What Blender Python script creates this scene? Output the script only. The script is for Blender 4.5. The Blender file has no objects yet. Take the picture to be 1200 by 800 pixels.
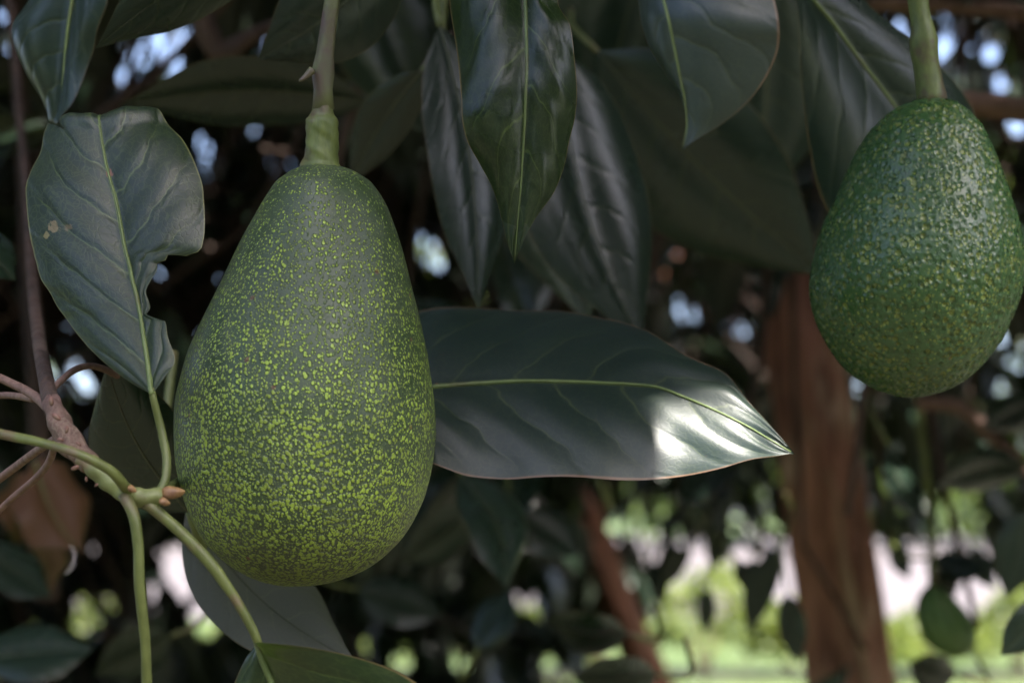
import bpy, math, random
import numpy as np
from mathutils import Vector, Matrix, noise as mnoise

R = math.radians
rng = np.random.default_rng(11)
random.seed(11)
scene = bpy.context.scene
COL = scene.collection

# ------------------------------------------------------------------ camera
CAM_H, PITCH, LENS, SENSOR = 1.45, R(5.5), 39.0, 22.3
cam_d = bpy.data.cameras.new("camera")
cam_d.lens = LENS; cam_d.sensor_width = SENSOR; cam_d.sensor_fit = 'HORIZONTAL'
cam_d.clip_start = 0.02; cam_d.clip_end = 2000
cam_d.dof.use_dof = True; cam_d.dof.focus_distance = 0.56
cam_d.dof.aperture_fstop = 6.2; cam_d.dof.aperture_blades = 0
cam = bpy.data.objects.new("camera", cam_d); COL.objects.link(cam)
cam.location = (0, 0, CAM_H); cam.rotation_euler = (R(90) + PITCH, 0, 0)
scene.camera = cam

# ------------------------------------------------------------------ world, sun, exposure
SUN_EL, SUN_AZ = 58.0, 140.0            # azimuth measured from +Y (view) towards +X
world = bpy.data.worlds.new("World"); scene.world = world; world.use_nodes = True
wn = world.node_tree
wn.nodes.clear()
sky = wn.nodes.new('ShaderNodeTexSky'); sky.sky_type = 'NISHITA'; sky.sun_disc = False
sky.sun_elevation = R(SUN_EL); sky.sun_rotation = R(SUN_AZ)
sky.air_density = 0.6; sky.dust_density = 10.0; sky.ozone_density = 0.3; sky.altitude = 1200
bg = wn.nodes.new('ShaderNodeBackground'); bg.inputs['Strength'].default_value = 0.15
wo = wn.nodes.new('ShaderNodeOutputWorld')
wn.links.new(sky.outputs[0], bg.inputs[0]); wn.links.new(bg.outputs[0], wo.inputs[0])
sl = bpy.data.lights.new("sun", 'SUN'); sl.energy = 4.0; sl.angle = R(0.53); sl.color = (1.0, 0.94, 0.86)
sun = bpy.data.objects.new("sun", sl); COL.objects.link(sun)
SV = Vector((math.sin(R(SUN_AZ)) * math.cos(R(SUN_EL)), math.cos(R(SUN_AZ)) * math.cos(R(SUN_EL)), math.sin(R(SUN_EL))))
sun.rotation_euler = SV.to_track_quat('Z', 'Y').to_euler(); sun.location = SV * 30
vs = scene.view_settings
vs.view_transform = 'Standard'; vs.look = 'None'; vs.gamma = 1.0; vs.exposure = 2.75
cy = scene.cycles
cy.use_denoising = True
cy.max_bounces = 7; cy.diffuse_bounces = 4; cy.glossy_bounces = 3; cy.transmission_bounces = 4
cy.sample_clamp_indirect = 6.0; cy.caustics_reflective = False; cy.caustics_refractive = False
SVn = np.array(SV)

# ------------------------------------------------------------------ helpers
FPX = LENS / SENSOR * 1200.0
FW = np.array((0, math.cos(PITCH), math.sin(PITCH)))
UP = np.array((0, -math.sin(PITCH), math.cos(PITCH)))
RT = np.array((1.0, 0, 0))
CAMP = np.array((0, 0, CAM_H))

def P(px, py, d):
    """the point that lies d metres deep along the view axis at a photograph pixel"""
    return CAMP + d * (FW + RT * (px - 600) / FPX + UP * (400 - py) / FPX)

def project(p):
    q = np.asarray(p) - CAMP
    d = q @ FW
    dd = np.where(np.abs(d) < 1e-6, 1e-6, d)
    return 600 + FPX * (q @ RT) / dd, 400 - FPX * (q @ UP) / dd, d

def unit(v):
    v = np.asarray(v, float)
    return v / np.maximum(np.linalg.norm(v, axis=-1, keepdims=True), 1e-12)

def pchip(x, y, xs):
    x = np.asarray(x, float); y = np.asarray(y, float)
    h = np.diff(x); dl = np.diff(y) / h
    m = np.zeros_like(y)
    for i in range(1, len(y) - 1):
        if dl[i - 1] * dl[i] > 0:
            w1 = 2 * h[i] + h[i - 1]; w2 = h[i] + 2 * h[i - 1]
            m[i] = (w1 + w2) / (w1 / dl[i - 1] + w2 / dl[i])
    m[0] = dl[0]; m[-1] = dl[-1]
    i = np.clip(np.searchsorted(x, xs) - 1, 0, len(x) - 2)
    t = (xs - x[i]) / h[i]
    return ((2*t**3 - 3*t**2 + 1) * y[i] + (t**3 - 2*t**2 + t) * h[i] * m[i]
            + (-2*t**3 + 3*t**2) * y[i + 1] + (t**3 - t**2) * h[i] * m[i + 1])

def catmull(pts, n):
    pts = np.asarray(pts, float)
    seg = np.linalg.norm(np.diff(pts[:, :3], axis=0), axis=1)
    s = np.concatenate(([0], np.cumsum(np.maximum(seg, 1e-6))))
    xs = np.linspace(0, s[-1], n)
    ext = np.vstack((2*pts[0] - pts[1], pts, 2*pts[-1] - pts[-2]))
    i = np.clip(np.searchsorted(s, xs, side='right') - 1, 0, len(pts) - 2)
    t = ((xs - s[i]) / (s[i + 1] - s[i]))[:, None]
    p0, p1, p2, p3 = ext[i], ext[i + 1], ext[i + 2], ext[i + 3]
    return 0.5 * (2*p1 + (p2 - p0)*t + (2*p0 - 5*p1 + 4*p2 - p3)*t**2 + (3*p1 - p0 - 3*p2 + p3)*t**3)

ORI = {}                                     # world origin of every object built

def place(o, parent, origin):
    origin = np.asarray(origin, float)
    ORI[o.name] = origin
    if parent is not None:
        o.parent = parent
        o.location = origin - ORI[parent.name]
    else:
        o.location = origin

def empty(name, origin, label, cat, group=None):
    o = bpy.data.objects.new(name, None); COL.objects.link(o)
    o.empty_display_size = 0.05
    place(o, None, origin)
    o["label"] = label; o["category"] = cat
    if group: o["group"] = group
    return o

def mesh_obj(name, verts, faces, mat, parent=None, origin=None, uv=None, tint=None, smooth=True, kind=None, label=None):
    verts = np.asarray(verts, float)
    if origin is None:
        origin = ORI[parent.name] if parent is not None else np.zeros(3)
    me = bpy.data.meshes.new(name)
    v = verts - np.asarray(origin)
    if isinstance(faces, np.ndarray):
        k = faces.shape[1]; nf = len(faces)
        me.vertices.add(len(v)); me.vertices.foreach_set('co', v.astype(np.float32).ravel())
        me.loops.add(nf * k); me.loops.foreach_set('vertex_index', faces.astype(np.int32).ravel())
        me.polygons.add(nf)
        me.polygons.foreach_set('loop_start', np.arange(0, nf * k, k, dtype=np.int32))
        me.update(calc_edges=True)
    else:
        me.from_pydata(v.tolist(), [], faces); me.update()
    if smooth:
        me.polygons.foreach_set('use_smooth', np.ones(len(me.polygons), dtype=bool))
    if uv is not None:
        idx = np.zeros(len(me.loops), dtype=np.int32); me.loops.foreach_get('vertex_index', idx)
        l = me.uv_layers.new(name='UVMap'); l.data.foreach_set('uv', np.asarray(uv, np.float32)[idx].ravel())
    if tint is not None:
        a = me.attributes.new('tint', 'FLOAT', 'POINT'); a.data.foreach_set('value', np.asarray(tint, np.float32))
    me.validate()
    me.materials.append(mat)
    o = bpy.data.objects.new(name, me); COL.objects.link(o)
    place(o, parent, origin)
    if kind: o["kind"] = kind
    if label: o["label"] = label
    return o

def grid_faces(nr, nc, wrap=False):
    f = []
    ncc = nc if wrap else nc - 1
    i, j = np.meshgrid(np.arange(nr - 1), np.arange(ncc), indexing='ij')
    i = i.ravel(); j = j.ravel(); j2 = (j + 1) % nc
    return np.stack((i*nc + j, i*nc + j2, (i+1)*nc + j2, (i+1)*nc + j), 1)

def tube_data(path, radii, sides=10, ridge=None):
    """verts and quads of a swept tube; ends are drawn to a point so that it is closed"""
    path = np.asarray(path, float); n = len(path)
    radii = np.broadcast_to(np.asarray(radii, float), (n,)).copy()
    tan = unit(np.gradient(path, axis=0))
    ref = np.array((0.0, 0, 1)) if abs(tan[0, 2]) < 0.9 else np.array((1.0, 0, 0))
    u = unit(np.cross(tan[0], ref)); us = []
    for i in range(n):
        u = unit(u - tan[i] * (u @ tan[i])); us.append(u)
    us = np.array(us); ws = np.cross(tan, us)
    ang = np.linspace(0, 2*math.pi, sides, endpoint=False)
    rr = radii[:, None] * np.ones(sides)[None]
    if ridge is not None:
        rr = rr * ridge(np.linspace(0, 1, n)[:, None], ang[None])
    v = path[:, None] + rr[..., None] * (np.cos(ang)[None, :, None]*us[:, None] + np.sin(ang)[None, :, None]*ws[:, None])
    v = np.concatenate((np.repeat(path[:1] - tan[:1]*radii[0]*0.35, sides, 0)[None], v,
                        np.repeat(path[-1:] + tan[-1:]*radii[-1]*0.35, sides, 0)[None]))
    return v.reshape(-1, 3), grid_faces(n + 2, sides, True)

def tube(name, path, radii, mat, parent, sides=10, n=None, ridge=None, origin=None, label=None):
    if name == 'petiole' and ridge is None:
        sd_ = float(np.asarray(path)[0][0]) * 90
        ridge = lambda t, an: 1 + .05 * np.sin(11 * t + sd_) + .05 * np.sin(2 * an + 5 * t + sd_) + .03 * np.sin(29 * t + 3 * an)
    pr = np.column_stack((np.asarray(path, float), np.broadcast_to(np.asarray(radii, float), (len(path),))))
    if n is not None: pr = catmull(pr, n)
    v, f = tube_data(pr[:, :3], np.maximum(pr[:, 3], 1e-5), sides, ridge)
    return mesh_obj(name, v, f, mat, parent, origin=pr[0, :3] if origin is None else origin, label=label)

def px_path(pts):
    """(px, py, depth, radius in px) -> world points and radii"""
    a = np.array([P(p[0], p[1], p[2]) for p in pts]); r = np.array([p[3] * p[2] / FPX for p in pts])
    return a, r

# ------------------------------------------------------------------ materials
class NT:
    def __init__(s, name):
        s.m = bpy.data.materials.new(name); s.m.use_nodes = True
        s.t = s.m.node_tree; s.t.nodes.clear()
        s.out = s.t.nodes.new('ShaderNodeOutputMaterial')
    def n(s, typ, ins=None, **props):
        x = s.t.nodes.new(typ)
        for k, v in props.items(): setattr(x, k, v)
        for k, v in (ins or {}).items(): s.set(x.inputs[k], v)
        return x
    def set(s, sock, v):
        if isinstance(v, bpy.types.NodeSocket): s.t.links.new(v, sock)
        elif isinstance(v, bpy.types.Node): s.t.links.new(v.outputs[0], sock)
        else:
            if isinstance(v, tuple) and len(v) == 3 and sock.type == 'RGBA': v = (*v, 1)
            sock.default_value = v
    def math(s, op, a, b=0.0, c=None, clamp=False):
        x = s.n('ShaderNodeMath', operation=op, use_clamp=clamp)
        s.set(x.inputs[0], a); s.set(x.inputs[1], b)
        if c is not None: s.set(x.inputs[2], c)
        return x.outputs[0]
    def mix(s, f, a, b, typ='RGBA', blend='MIX'):
        x = s.n('ShaderNodeMix', data_type=typ)
        if typ == 'RGBA':
            x.blend_type = blend
            s.set(x.inputs[0], f); s.set(x.inputs[6], a); s.set(x.inputs[7], b); return x.outputs[2]
        s.set(x.inputs[0], f); s.set(x.inputs[2], a); s.set(x.inputs[3], b); return x.outputs[0]
    def step(s, x, e0, e1):
        m = s.n('ShaderNodeMapRange', {0: x, 1: e0, 2: e1, 3: 0.0, 4: 1.0}, interpolation_type='SMOOTHSTEP')
        return m.outputs[0]
    def noise(s, vec, scale, detail=3.0, rough=0.55, dist=0.0):
        x = s.n('ShaderNodeTexNoise', {'Scale': scale, 'Detail': detail, 'Roughness': rough, 'Distortion': dist})
        if vec is not None: s.set(x.inputs['Vector'], vec)
        return x
    def bsdf(s, **k):
        return s.n('ShaderNodeBsdfPrincipled', {a.replace('_', ' '): b for a, b in k.items()})
    def done(s, sh):
        s.set(s.out.inputs['Surface'], sh.outputs[0] if isinstance(sh, bpy.types.Node) else sh); return s.m

def leaf_material(name, dark, light, vein, under, nveins=7.0, rough=0.27, trans=0.16, trans_col=(0.16, 0.26, 0.03),
                  edge=(0.09, 0.07, 0.03), scars=(), vein_amt=0.55, bump=0.24, spec=0.36):
    m = NT(name)
    uvn = m.n('ShaderNodeUVMap'); uvn.uv_map = 'UVMap'
    sx = m.n('ShaderNodeSeparateXYZ', {0: uvn.outputs[0]})
    u, v = sx.outputs[0], sx.outputs[1]
    side = m.math('SUBTRACT', u, 0.5)
    a = m.math('MULTIPLY', m.math('ABSOLUTE', side), 2.0)
    tint = m.n('ShaderNodeAttribute', attribute_name='tint').outputs['Fac']
    tint = m.math('ADD', tint, m.n('ShaderNodeObjectInfo').outputs['Random'])
    tint = m.math('FRACT', tint)
    co = m.n('ShaderNodeTexCoord').outputs['Object']
    wob = m.noise(uvn.outputs[0], 5.0, 2.0)
    wv = m.math('MULTIPLY', m.math('SUBTRACT', wob.outputs[0], 0.5), 0.09)
    # lateral veins: rise from the midrib towards the tip
    q = m.math('SUBTRACT', m.math('ADD', v, wv), m.math('MULTIPLY', m.math('POWER', a, 1.25), 0.26))
    off = m.math('MULTIPLY', m.math('GREATER_THAN', side, 0.0), 0.47 / nveins)
    fr = m.math('FRACT', m.math('MULTIPLY', m.math('ADD', q, off), nveins))
    dv = m.math('ABSOLUTE', m.math('SUBTRACT', fr, 0.5))
    w = m.mix(a, 0.045, 0.012, 'FLOAT')
    lat = m.math('SUBTRACT', 1.0, m.step(dv, 0.0, w))
    latb = m.math('SUBTRACT', 1.0, m.step(dv, 0.0, 0.16))
    fade = m.math('SUBTRACT', 1.0, m.step(a, 0.7, 0.98))
    lat = m.math('MULTIPLY', lat, fade)
    mid = m.math('SUBTRACT', 1.0, m.step(a, 0.012, 0.03))
    # net of small veins
    vm = m.n('ShaderNodeVectorMath', {0: uvn.outputs[0], 1: (26.0, 52.0, 1.0)}, operation='MULTIPLY')
    wob2 = m.noise(uvn.outputs[0], 14.0, 2.0)
    vm2 = m.n('ShaderNodeVectorMath', {0: wob2.outputs[1], 1: (3.0, 3.0, 3.0), 2: vm.outputs[0]}, operation='MULTIPLY_ADD')
    net = m.n('ShaderNodeTexVoronoi', {'Vector': vm2.outputs[0], 'Scale': 1.0}, feature='DISTANCE_TO_EDGE')
    netm = m.math('SUBTRACT', 1.0, m.step(net.outputs[0], 0.0, 0.12))
    big = m.noise(co, 26.0, 4.0)
    f0 = m.math('ADD', m.math('MULTIPLY', tint, 0.6), m.math('MULTIPLY', big.outputs[0], 0.55), clamp=True)
    col = m.mix(f0, dark, light)
    col = m.mix(m.math('MULTIPLY', netm, 0.16), col, vein)
    col = m.mix(m.math('MULTIPLY', lat, vein_amt), col, vein)
    col = m.mix(m.math('MULTIPLY', mid, 0.85), col, vein)
    en = m.math('ADD', a, m.math('MULTIPLY', m.math('SUBTRACT', big.outputs[0], 0.5), 0.04))
    em = m.step(en, 0.978, 0.993)
    col = m.mix(m.math('MULTIPLY', em, 0.8), col, edge)
    # brown blemishes
    sp = m.noise(uvn.outputs[0], 34.0, 2.0)
    spm = m.step(sp.outputs[0], 0.74, 0.78)
    col = m.mix(m.math('MULTIPLY', spm, 0.8), col, (0.14, 0.06, 0.03))
    for (su, sv, sr, sc) in scars:
        dx = m.n('ShaderNodeVectorMath', {0: uvn.outputs[0], 1: (su, sv, 0)}, operation='SUBTRACT')
        dy = m.n('ShaderNodeVectorMath', {0: dx.outputs[0], 1: (1.0, 1.9, 0)}, operation='MULTIPLY')
        ln = m.n('ShaderNodeVectorMath', {0: dy.outputs[0]}, operation='LENGTH')
        nn = m.noise(uvn.outputs[0], 40.0, 3.0)
        dd = m.math('ADD', ln.outputs['Value'], m.math('MULTIPLY', m.math('SUBTRACT', nn.outputs[0], 0.5), sr * 2.2))
        col = m.mix(m.math('SUBTRACT', 1.0, m.step(dd, sr * 0.5, sr * 0.75)), col, sc)
    back = m.n('ShaderNodeNewGeometry').outputs['Backfacing']
    col2 = m.mix(m.math('MULTIPLY', m.math('ADD', lat, mid, clamp=True), 0.6), under, vein)
    colf = m.mix(back, col, col2)
    h = m.math('ADD', m.math('MULTIPLY', latb, -0.5), m.math('MULTIPLY', netm, -0.07))
    h = m.math('ADD', h, m.math('MULTIPLY', big.outputs[0], 0.25))
    bp = m.n('ShaderNodeBump', {'Strength': bump, 'Distance': 0.0009, 'Height': h})
    rgh = m.math('ADD', m.math('MULTIPLY', back, 0.22), m.math('ADD', rough - 0.06, m.math('MULTIPLY', big.outputs[0], 0.14)))
    b = m.bsdf(Base_Color=colf, Roughness=rgh, Normal=bp.outputs[0])
    b.inputs['Specular IOR Level'].default_value = spec
    t = m.n('ShaderNodeBsdfTranslucent', {'Color': trans_col})
    mx = m.n('ShaderNodeMixShader', {0: trans, 1: b.outputs[0], 2: t.outputs[0]})
    return m.done(mx)

M = {}
M['leaf'] = leaf_material('avocado_leaf', (0.006, 0.015, 0.011), (0.013, 0.027, 0.017), (0.05, 0.065, 0.025), (0.020, 0.028, 0.018), trans=0.045, trans_col=(0.10, 0.16, 0.02))
M['leaf_eaten'] = leaf_material('eaten_leaf', (0.010, 0.020, 0.014), (0.018, 0.032, 0.020), (0.16, 0.22, 0.06), (0.05, 0.07, 0.04),
                                nveins=6.5, rough=0.36, spec=0.5, vein_amt=0.38, edge=(0.17, 0.17, 0.06), bump=0.5,
                                scars=((0.505, 0.70, 0.032, (0.20, 0.09, 0.05)), (0.16, 0.50, 0.05, (0.17, 0.14, 0.07)), (0.11, 0.47, 0.03, (0.20, 0.18, 0.08)), (0.24, 0.50, 0.03, (0.12, 0.10, 0.05))))
M['leaf_fresh'] = leaf_material('fresh_leaf', (0.008, 0.018, 0.007), (0.014, 0.029, 0.009), (0.11, 0.16, 0.04), (0.05, 0.08, 0.03),
                                nveins=6.0, rough=0.27, spec=0.42, vein_amt=0.5, edge=(0.17, 0.12, 0.05))
M['leaf_lime'] = leaf_material('lime_leaf', (0.06, 0.12, 0.02), (0.13, 0.19, 0.025), (0.25, 0.32, 0.08), (0.10, 0.15, 0.04), trans=0.3, trans_col=(0.35, 0.5, 0.05))
M['leaf_broad'] = leaf_material('waxy_leaf', (0.006, 0.016, 0.013), (0.013, 0.029, 0.020), (0.06, 0.08, 0.03), (0.02, 0.028, 0.018), rough=0.42, spec=0.62, trans=0.04, trans_col=(0.10, 0.16, 0.02), edge=(0.16, 0.09, 0.05))
M['leaf_silver'] = leaf_material('glaucous_underside', (0.085, 0.088, 0.085), (0.115, 0.118, 0.112), (0.16, 0.17, 0.12), (0.02, 0.03, 0.018), rough=0.5)
M['leaf_dead'] = leaf_material('dry_leaf', (0.06, 0.025, 0.014), (0.11, 0.045, 0.022), (0.15, 0.08, 0.04), (0.12, 0.06, 0.035), rough=0.6)

def fruit_material(name, base, base2, spot, s1, density, bumpd, gloss, warp_h, disp=0.0, bloom=(0.10, 0.115, 0.10), fine_amt=0.55, fade=0.0):
    """speckled skin; z of the object's own coordinates runs from 0 (blossom end) to the stem"""
    m = NT(name)
    co = m.n('ShaderNodeTexCoord').outputs['Object']
    z = m.n('ShaderNodeSeparateXYZ', {0: co}).outputs[2]
    wb = m.noise(co, 420.0, 2.0)
    cw = m.n('ShaderNodeVectorMath', {0: wb.outputs[1], 1: (0.0008, 0.0008, 0.0010), 2: co}, operation='MULTIPLY_ADD').outputs[0]
    cs = m.n('ShaderNodeVectorMath', {0: cw, 1: (1, 1, 0.82)}, operation='MULTIPLY').outputs[0]
    big = m.noise(co, 38.0, 4.0, 0.6)
    mid = m.noise(co, 150.0, 3.0, 0.6)
    dens = m.n('ShaderNodeMapRange', {0: z, 1: 0.0, 2: warp_h, 3: density[0], 4: density[1]}).outputs[0]
    dens = m.math('ADD', dens, m.math('MULTIPLY', m.math('SUBTRACT', big.outputs[0], 0.5), 0.35))
    masks = []; hts = []
    for sc, k in ((s1, 1.0), (s1 * 1.45, 0.85), (s1 * 2.3, 0.62)):
        vo = m.n('ShaderNodeTexVoronoi', {'Vector': cs, 'Scale': sc, 'Randomness': 1.0})
        rnd = m.n('ShaderNodeSeparateColor', {0: vo.outputs['Color']}).outputs[0]
        rad = m.math('MULTIPLY', m.math('ADD', m.math('MULTIPLY', rnd, 0.26), m.math('MULTIPLY', dens, 0.34)), k)
        dn = m.math('SUBTRACT', rad, vo.outputs['Distance'])
        masks.append(m.step(dn, -0.05, 0.13))
        hts.append(m.step(dn, -0.16, 0.16) if disp == 0 else m.step(dn, -0.30, 0.22))
    sm = m.math('MAXIMUM', m.math('MAXIMUM', masks[0], masks[1]), m.math('MULTIPLY', masks[2], fine_amt)); ht = m.math('MAXIMUM', hts[0], m.math('MULTIPLY', hts[1], 0.6 if disp == 0 else 0.25))
    fine = m.noise(co, 900.0, 2.0)
    bc = m.mix(m.step(big.outputs[0], 0.35, 0.65), base, base2)
    # waxy grey scuffing in patches
    bm = m.math('MULTIPLY', m.step(m.noise(co, 24.0, 4.0).outputs[0], 0.45, 0.7), m.step(mid.outputs[0], 0.35, 0.65))
    bc = m.mix(m.math('MULTIPLY', bm, 0.45), bc, bloom)
    sv = m.mix(m.step(mid.outputs[0], 0.4, 0.65), spot, tuple(c * f for c, f in zip(spot, (0.75, 0.72, 0.7))))
    spv = m.math('MULTIPLY', sm, m.mix(m.step(m.noise(co, 60.0, 3.0).outputs[0], 0.3, 0.6), 0.72, 1.0, 'FLOAT'))
    if fade:   # russet skin towards the blossom end, underside shade painted in too
        fz = m.math('SUBTRACT', 1.0, m.step(m.math('ADD', z, m.math('MULTIPLY', m.math('SUBTRACT', big.outputs[0], .5), .02)), 0.0, fade))
        bc = m.mix(m.math('MULTIPLY', fz, 0.75), bc, (0.030, 0.034, 0.016))
        sv = m.mix(m.math('MULTIPLY', fz, 0.6), sv, (0.14, 0.17, 0.035))
    col = m.mix(spv, bc, sv)
    # rare corky brown specks
    vb = m.n('ShaderNodeTexVoronoi', {'Vector': cw, 'Scale': 105.0})
    rb = m.n('ShaderNodeSeparateColor', {0: vb.outputs['Color']})
    on = m.math('GREATER_THAN', rb.outputs[0], 0.80)
    bsp = m.math('MULTIPLY', on, m.math('SUBTRACT', 1.0, m.step(vb.outputs['Distance'], 0.05, 0.12)))
    col = m.mix(m.math('MULTIPLY', bsp, 0.75), col, (0.13, 0.05, 0.03))
    h = m.math('ADD', ht, m.math('MULTIPLY', mid.outputs[0], 0.8))
    h = m.math('ADD', h, m.math('MULTIPLY', fine.outputs[0], 0.12 if disp == 0 else 0.0))
    bp = m.n('ShaderNodeBump', {'Strength': 1.0 if disp == 0 else 0.6, 'Distance': bumpd, 'Height': h})
    rg = m.math('ADD', gloss, m.math('MULTIPLY', mid.outputs[0], 0.16))
    b = m.bsdf(Base_Color=col, Roughness=rg, Normal=bp.outputs[0])
    b.inputs['Specular IOR Level'].default_value = 0.5
    if disp:
        d = m.n('ShaderNodeDisplacement', {'Height': h, 'Midlevel': 0.6, 'Scale': disp})
        m.set(m.out.inputs['Displacement'], d.outputs[0])
        m.m.displacement_method = 'BOTH'
    return m.done(b)

M['fruit_a'] = fruit_material('speckled_skin', (0.032, 0.058, 0.021), (0.050, 0.074, 0.038), (0.32, 0.45, 0.060), 780.0, (1.0, 0.34), 0.00030, 0.33, 0.125, bloom=(0.075, 0.095, 0.075), fade=0.03)
M['fruit_b'] = fruit_material('pebbled_skin', (0.032, 0.084, 0.021), (0.045, 0.102, 0.032), (0.18, 0.23, 0.050), 450.0, (0.66, 0.70), 0.0008, 0.20, 0.10, disp=0.0009, bloom=(0.03, 0.075, 0.035), fine_amt=0.2)
M['fruit_c'] = fruit_material('young_skin', (0.075, 0.155, 0.042), (0.09, 0.175, 0.048), (0.14, 0.22, 0.06), 500.0, (0.35, 0.3), 0.0003, 0.36, 0.06)

def bark_material(name, c1, c2, c3, sc=(9, 9, 1.6), bump=0.012, green=None):
    m = NT(name)
    co = m.n('ShaderNodeTexCoord').outputs['Object']
    st = m.n('ShaderNodeVectorMath', {0: co, 1: sc}, operation='MULTIPLY').outputs[0]
    n1 = m.noise(st, 3.0, 6.0, 0.65, 0.6); n2 = m.noise(st, 9.0, 5.0, 0.6); n3 = m.noise(co, 5.0, 3.0)
    col = m.mix(m.step(n1.outputs[0], 0.35, 0.62), c1, c2)
    col = m.mix(m.math('MULTIPLY', m.step(n3.outputs[0], 0.52, 0.68), m.step(n2.outputs[0], 0.4, 0.6)), col, c3)
    if green is not None:
        col = m.mix(m.step(m.noise(co, 60.0, 4.0).outputs[0], 0.42, 0.62), col, green)
    h = m.math('ADD', n1.outputs[0], m.math('MULTIPLY', n2.outputs[0], 0.5))
    bp = m.n('ShaderNodeBump', {'Strength': 0.8, 'Distance': bump, 'Height': h})
    b = m.bsdf(Base_Color=col, Roughness=0.75, Normal=bp.outputs[0])
    return m.done(b)

M['bark'] = bark_material('peeling_bark', (0.13, 0.055, 0.040), (0.42, 0.21, 0.155), (0.55, 0.40, 0.31), (11, 11, 1.4), 0.02)
M['bark_red'] = bark_material('red_bark', (0.11, 0.040, 0.018), (0.20, 0.075, 0.035), (0.22, 0.11, 0.06))
M['bark_dark'] = bark_material('dark_bark', (0.030, 0.018, 0.013), (0.060, 0.034, 0.024), (0.09, 0.06, 0.045))
M['twig'] = bark_material('woody_twig', (0.12, 0.070, 0.055), (0.19, 0.115, 0.090), (0.26, 0.19, 0.15), (60, 60, 12), 0.0015)
M['twig_pink'] = bark_material('scarred_twig', (0.09, 0.048, 0.038), (0.17, 0.10, 0.08), (0.24, 0.19, 0.13), (160, 160, 90), 0.0016)
M['twig_dark'] = bark_material('brown_twig', (0.06, 0.034, 0.026), (0.11, 0.065, 0.050), (0.17, 0.115, 0.09), (60, 60, 12), 0.0015)
M['strip'] = bark_material('bare_wood', (0.26, 0.17, 0.12), (0.36, 0.26, 0.19), (0.42, 0.32, 0.25), (12, 12, 1.5), 0.004)

def stem_material(name, c1, c2, c3, scale=260.0):
    m = NT(name)
    co = m.n('ShaderNodeTexCoord').outputs['Object']
    st = m.n('ShaderNodeVectorMath', {0: co, 1: (1, 1, 0.35)}, operation='MULTIPLY').outputs[0]
    n1 = m.noise(st, scale, 4.0, 0.6); n2 = m.noise(co, scale * 0.35, 3.0)
    col = m.mix(m.step(n1.outputs[0], 0.35, 0.65), c1, c2)
    col = m.mix(m.math('MULTIPLY', m.step(n2.outputs[0], 0.5, 0.68), 0.85), col, c3)
    bp = m.n('ShaderNodeBump', {'Strength': 0.7, 'Distance': 0.0006, 'Height': n1.outputs[0]})
    return m.done(m.bsdf(Base_Color=col, Roughness=0.5, Normal=bp.outputs[0]))

M['stalk'] = stem_material('fruit_stalk', (0.085, 0.115, 0.028), (0.14, 0.175, 0.045), (0.09, 0.06, 0.04))
M['stalk_upper'] = stem_material('upper_stalk', (0.085, 0.085, 0.045), (0.12, 0.135, 0.055), (0.085, 0.055, 0.05))
M['petiole'] = stem_material('green_petiole', (0.080, 0.100, 0.024), (0.118, 0.142, 0.038), (0.13, 0.085, 0.055), 180.0)
M['shoot'] = stem_material('green_shoot', (0.13, 0.15, 0.05), (0.17, 0.20, 0.07), (0.17, 0.11, 0.075), 200.0)
M['bud'] = stem_material('orange_bud', (0.20, 0.105, 0.04), (0.27, 0.16, 0.065), (0.12, 0.055, 0.035), 420.0)
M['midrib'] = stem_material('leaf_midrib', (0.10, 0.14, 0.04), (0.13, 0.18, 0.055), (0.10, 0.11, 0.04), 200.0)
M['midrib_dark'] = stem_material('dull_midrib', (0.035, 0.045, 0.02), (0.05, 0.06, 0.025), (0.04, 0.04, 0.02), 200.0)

def ground_material(name, c1, c2, c3, scale):
    m = NT(name)
    co = m.n('ShaderNodeTexCoord').outputs['Object']
    n1 = m.noise(co, scale, 6.0, 0.65); n2 = m.noise(co, scale * 12, 4.0)
    col = m.mix(m.step(n1.outputs[0], 0.35, 0.65), c1, c2)
    col = m.mix(m.step(n2.outputs[0], 0.5, 0.72), col, c3)
    bp = m.n('ShaderNodeBump', {'Strength': 0.6, 'Distance': 0.03, 'Height': n2.outputs[0]})
    return m.done(m.bsdf(Base_Color=col, Roughness=0.9, Normal=bp.outputs[0]))

M['lawn'] = ground_material('lawn', (0.040, 0.075, 0.018), (0.065, 0.10, 0.026), (0.10, 0.10, 0.045), 0.8)
M['yard'] = ground_material('pale_yard', (0.070, 0.060, 0.062), (0.086, 0.074, 0.076), (0.061, 0.053, 0.055), 0.3)
M['litter'] = ground_material('bare_soil', (0.026, 0.024, 0.014), (0.036, 0.036, 0.019), (0.055, 0.045, 0.030), 2.5)

def tuft_material(name, a, b, tc, trans=0.35):
    m = NT(name)
    tint = m.n('ShaderNodeAttribute', attribute_name='tint').outputs['Fac']
    col = m.mix(tint, a, b)
    p = m.bsdf(Base_Color=col, Roughness=0.5)
    t = m.n('ShaderNodeBsdfTranslucent', {'Color': tc})
    return m.done(m.n('ShaderNodeMixShader', {0: trans, 1: p.outputs[0], 2: t.outputs[0]}))

M['shrub'] = tuft_material('shrub_leaf', (0.035, 0.065, 0.012), (0.12, 0.15, 0.025), (0.22, 0.28, 0.035))
M['grass'] = tuft_material('grass_blade', (0.045, 0.075, 0.018), (0.08, 0.11, 0.03), (0.16, 0.21, 0.04))
M['far_leaf'] = tuft_material('far_foliage', (0.030, 0.065, 0.015), (0.085, 0.125, 0.025), (0.14, 0.20, 0.03))

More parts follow.
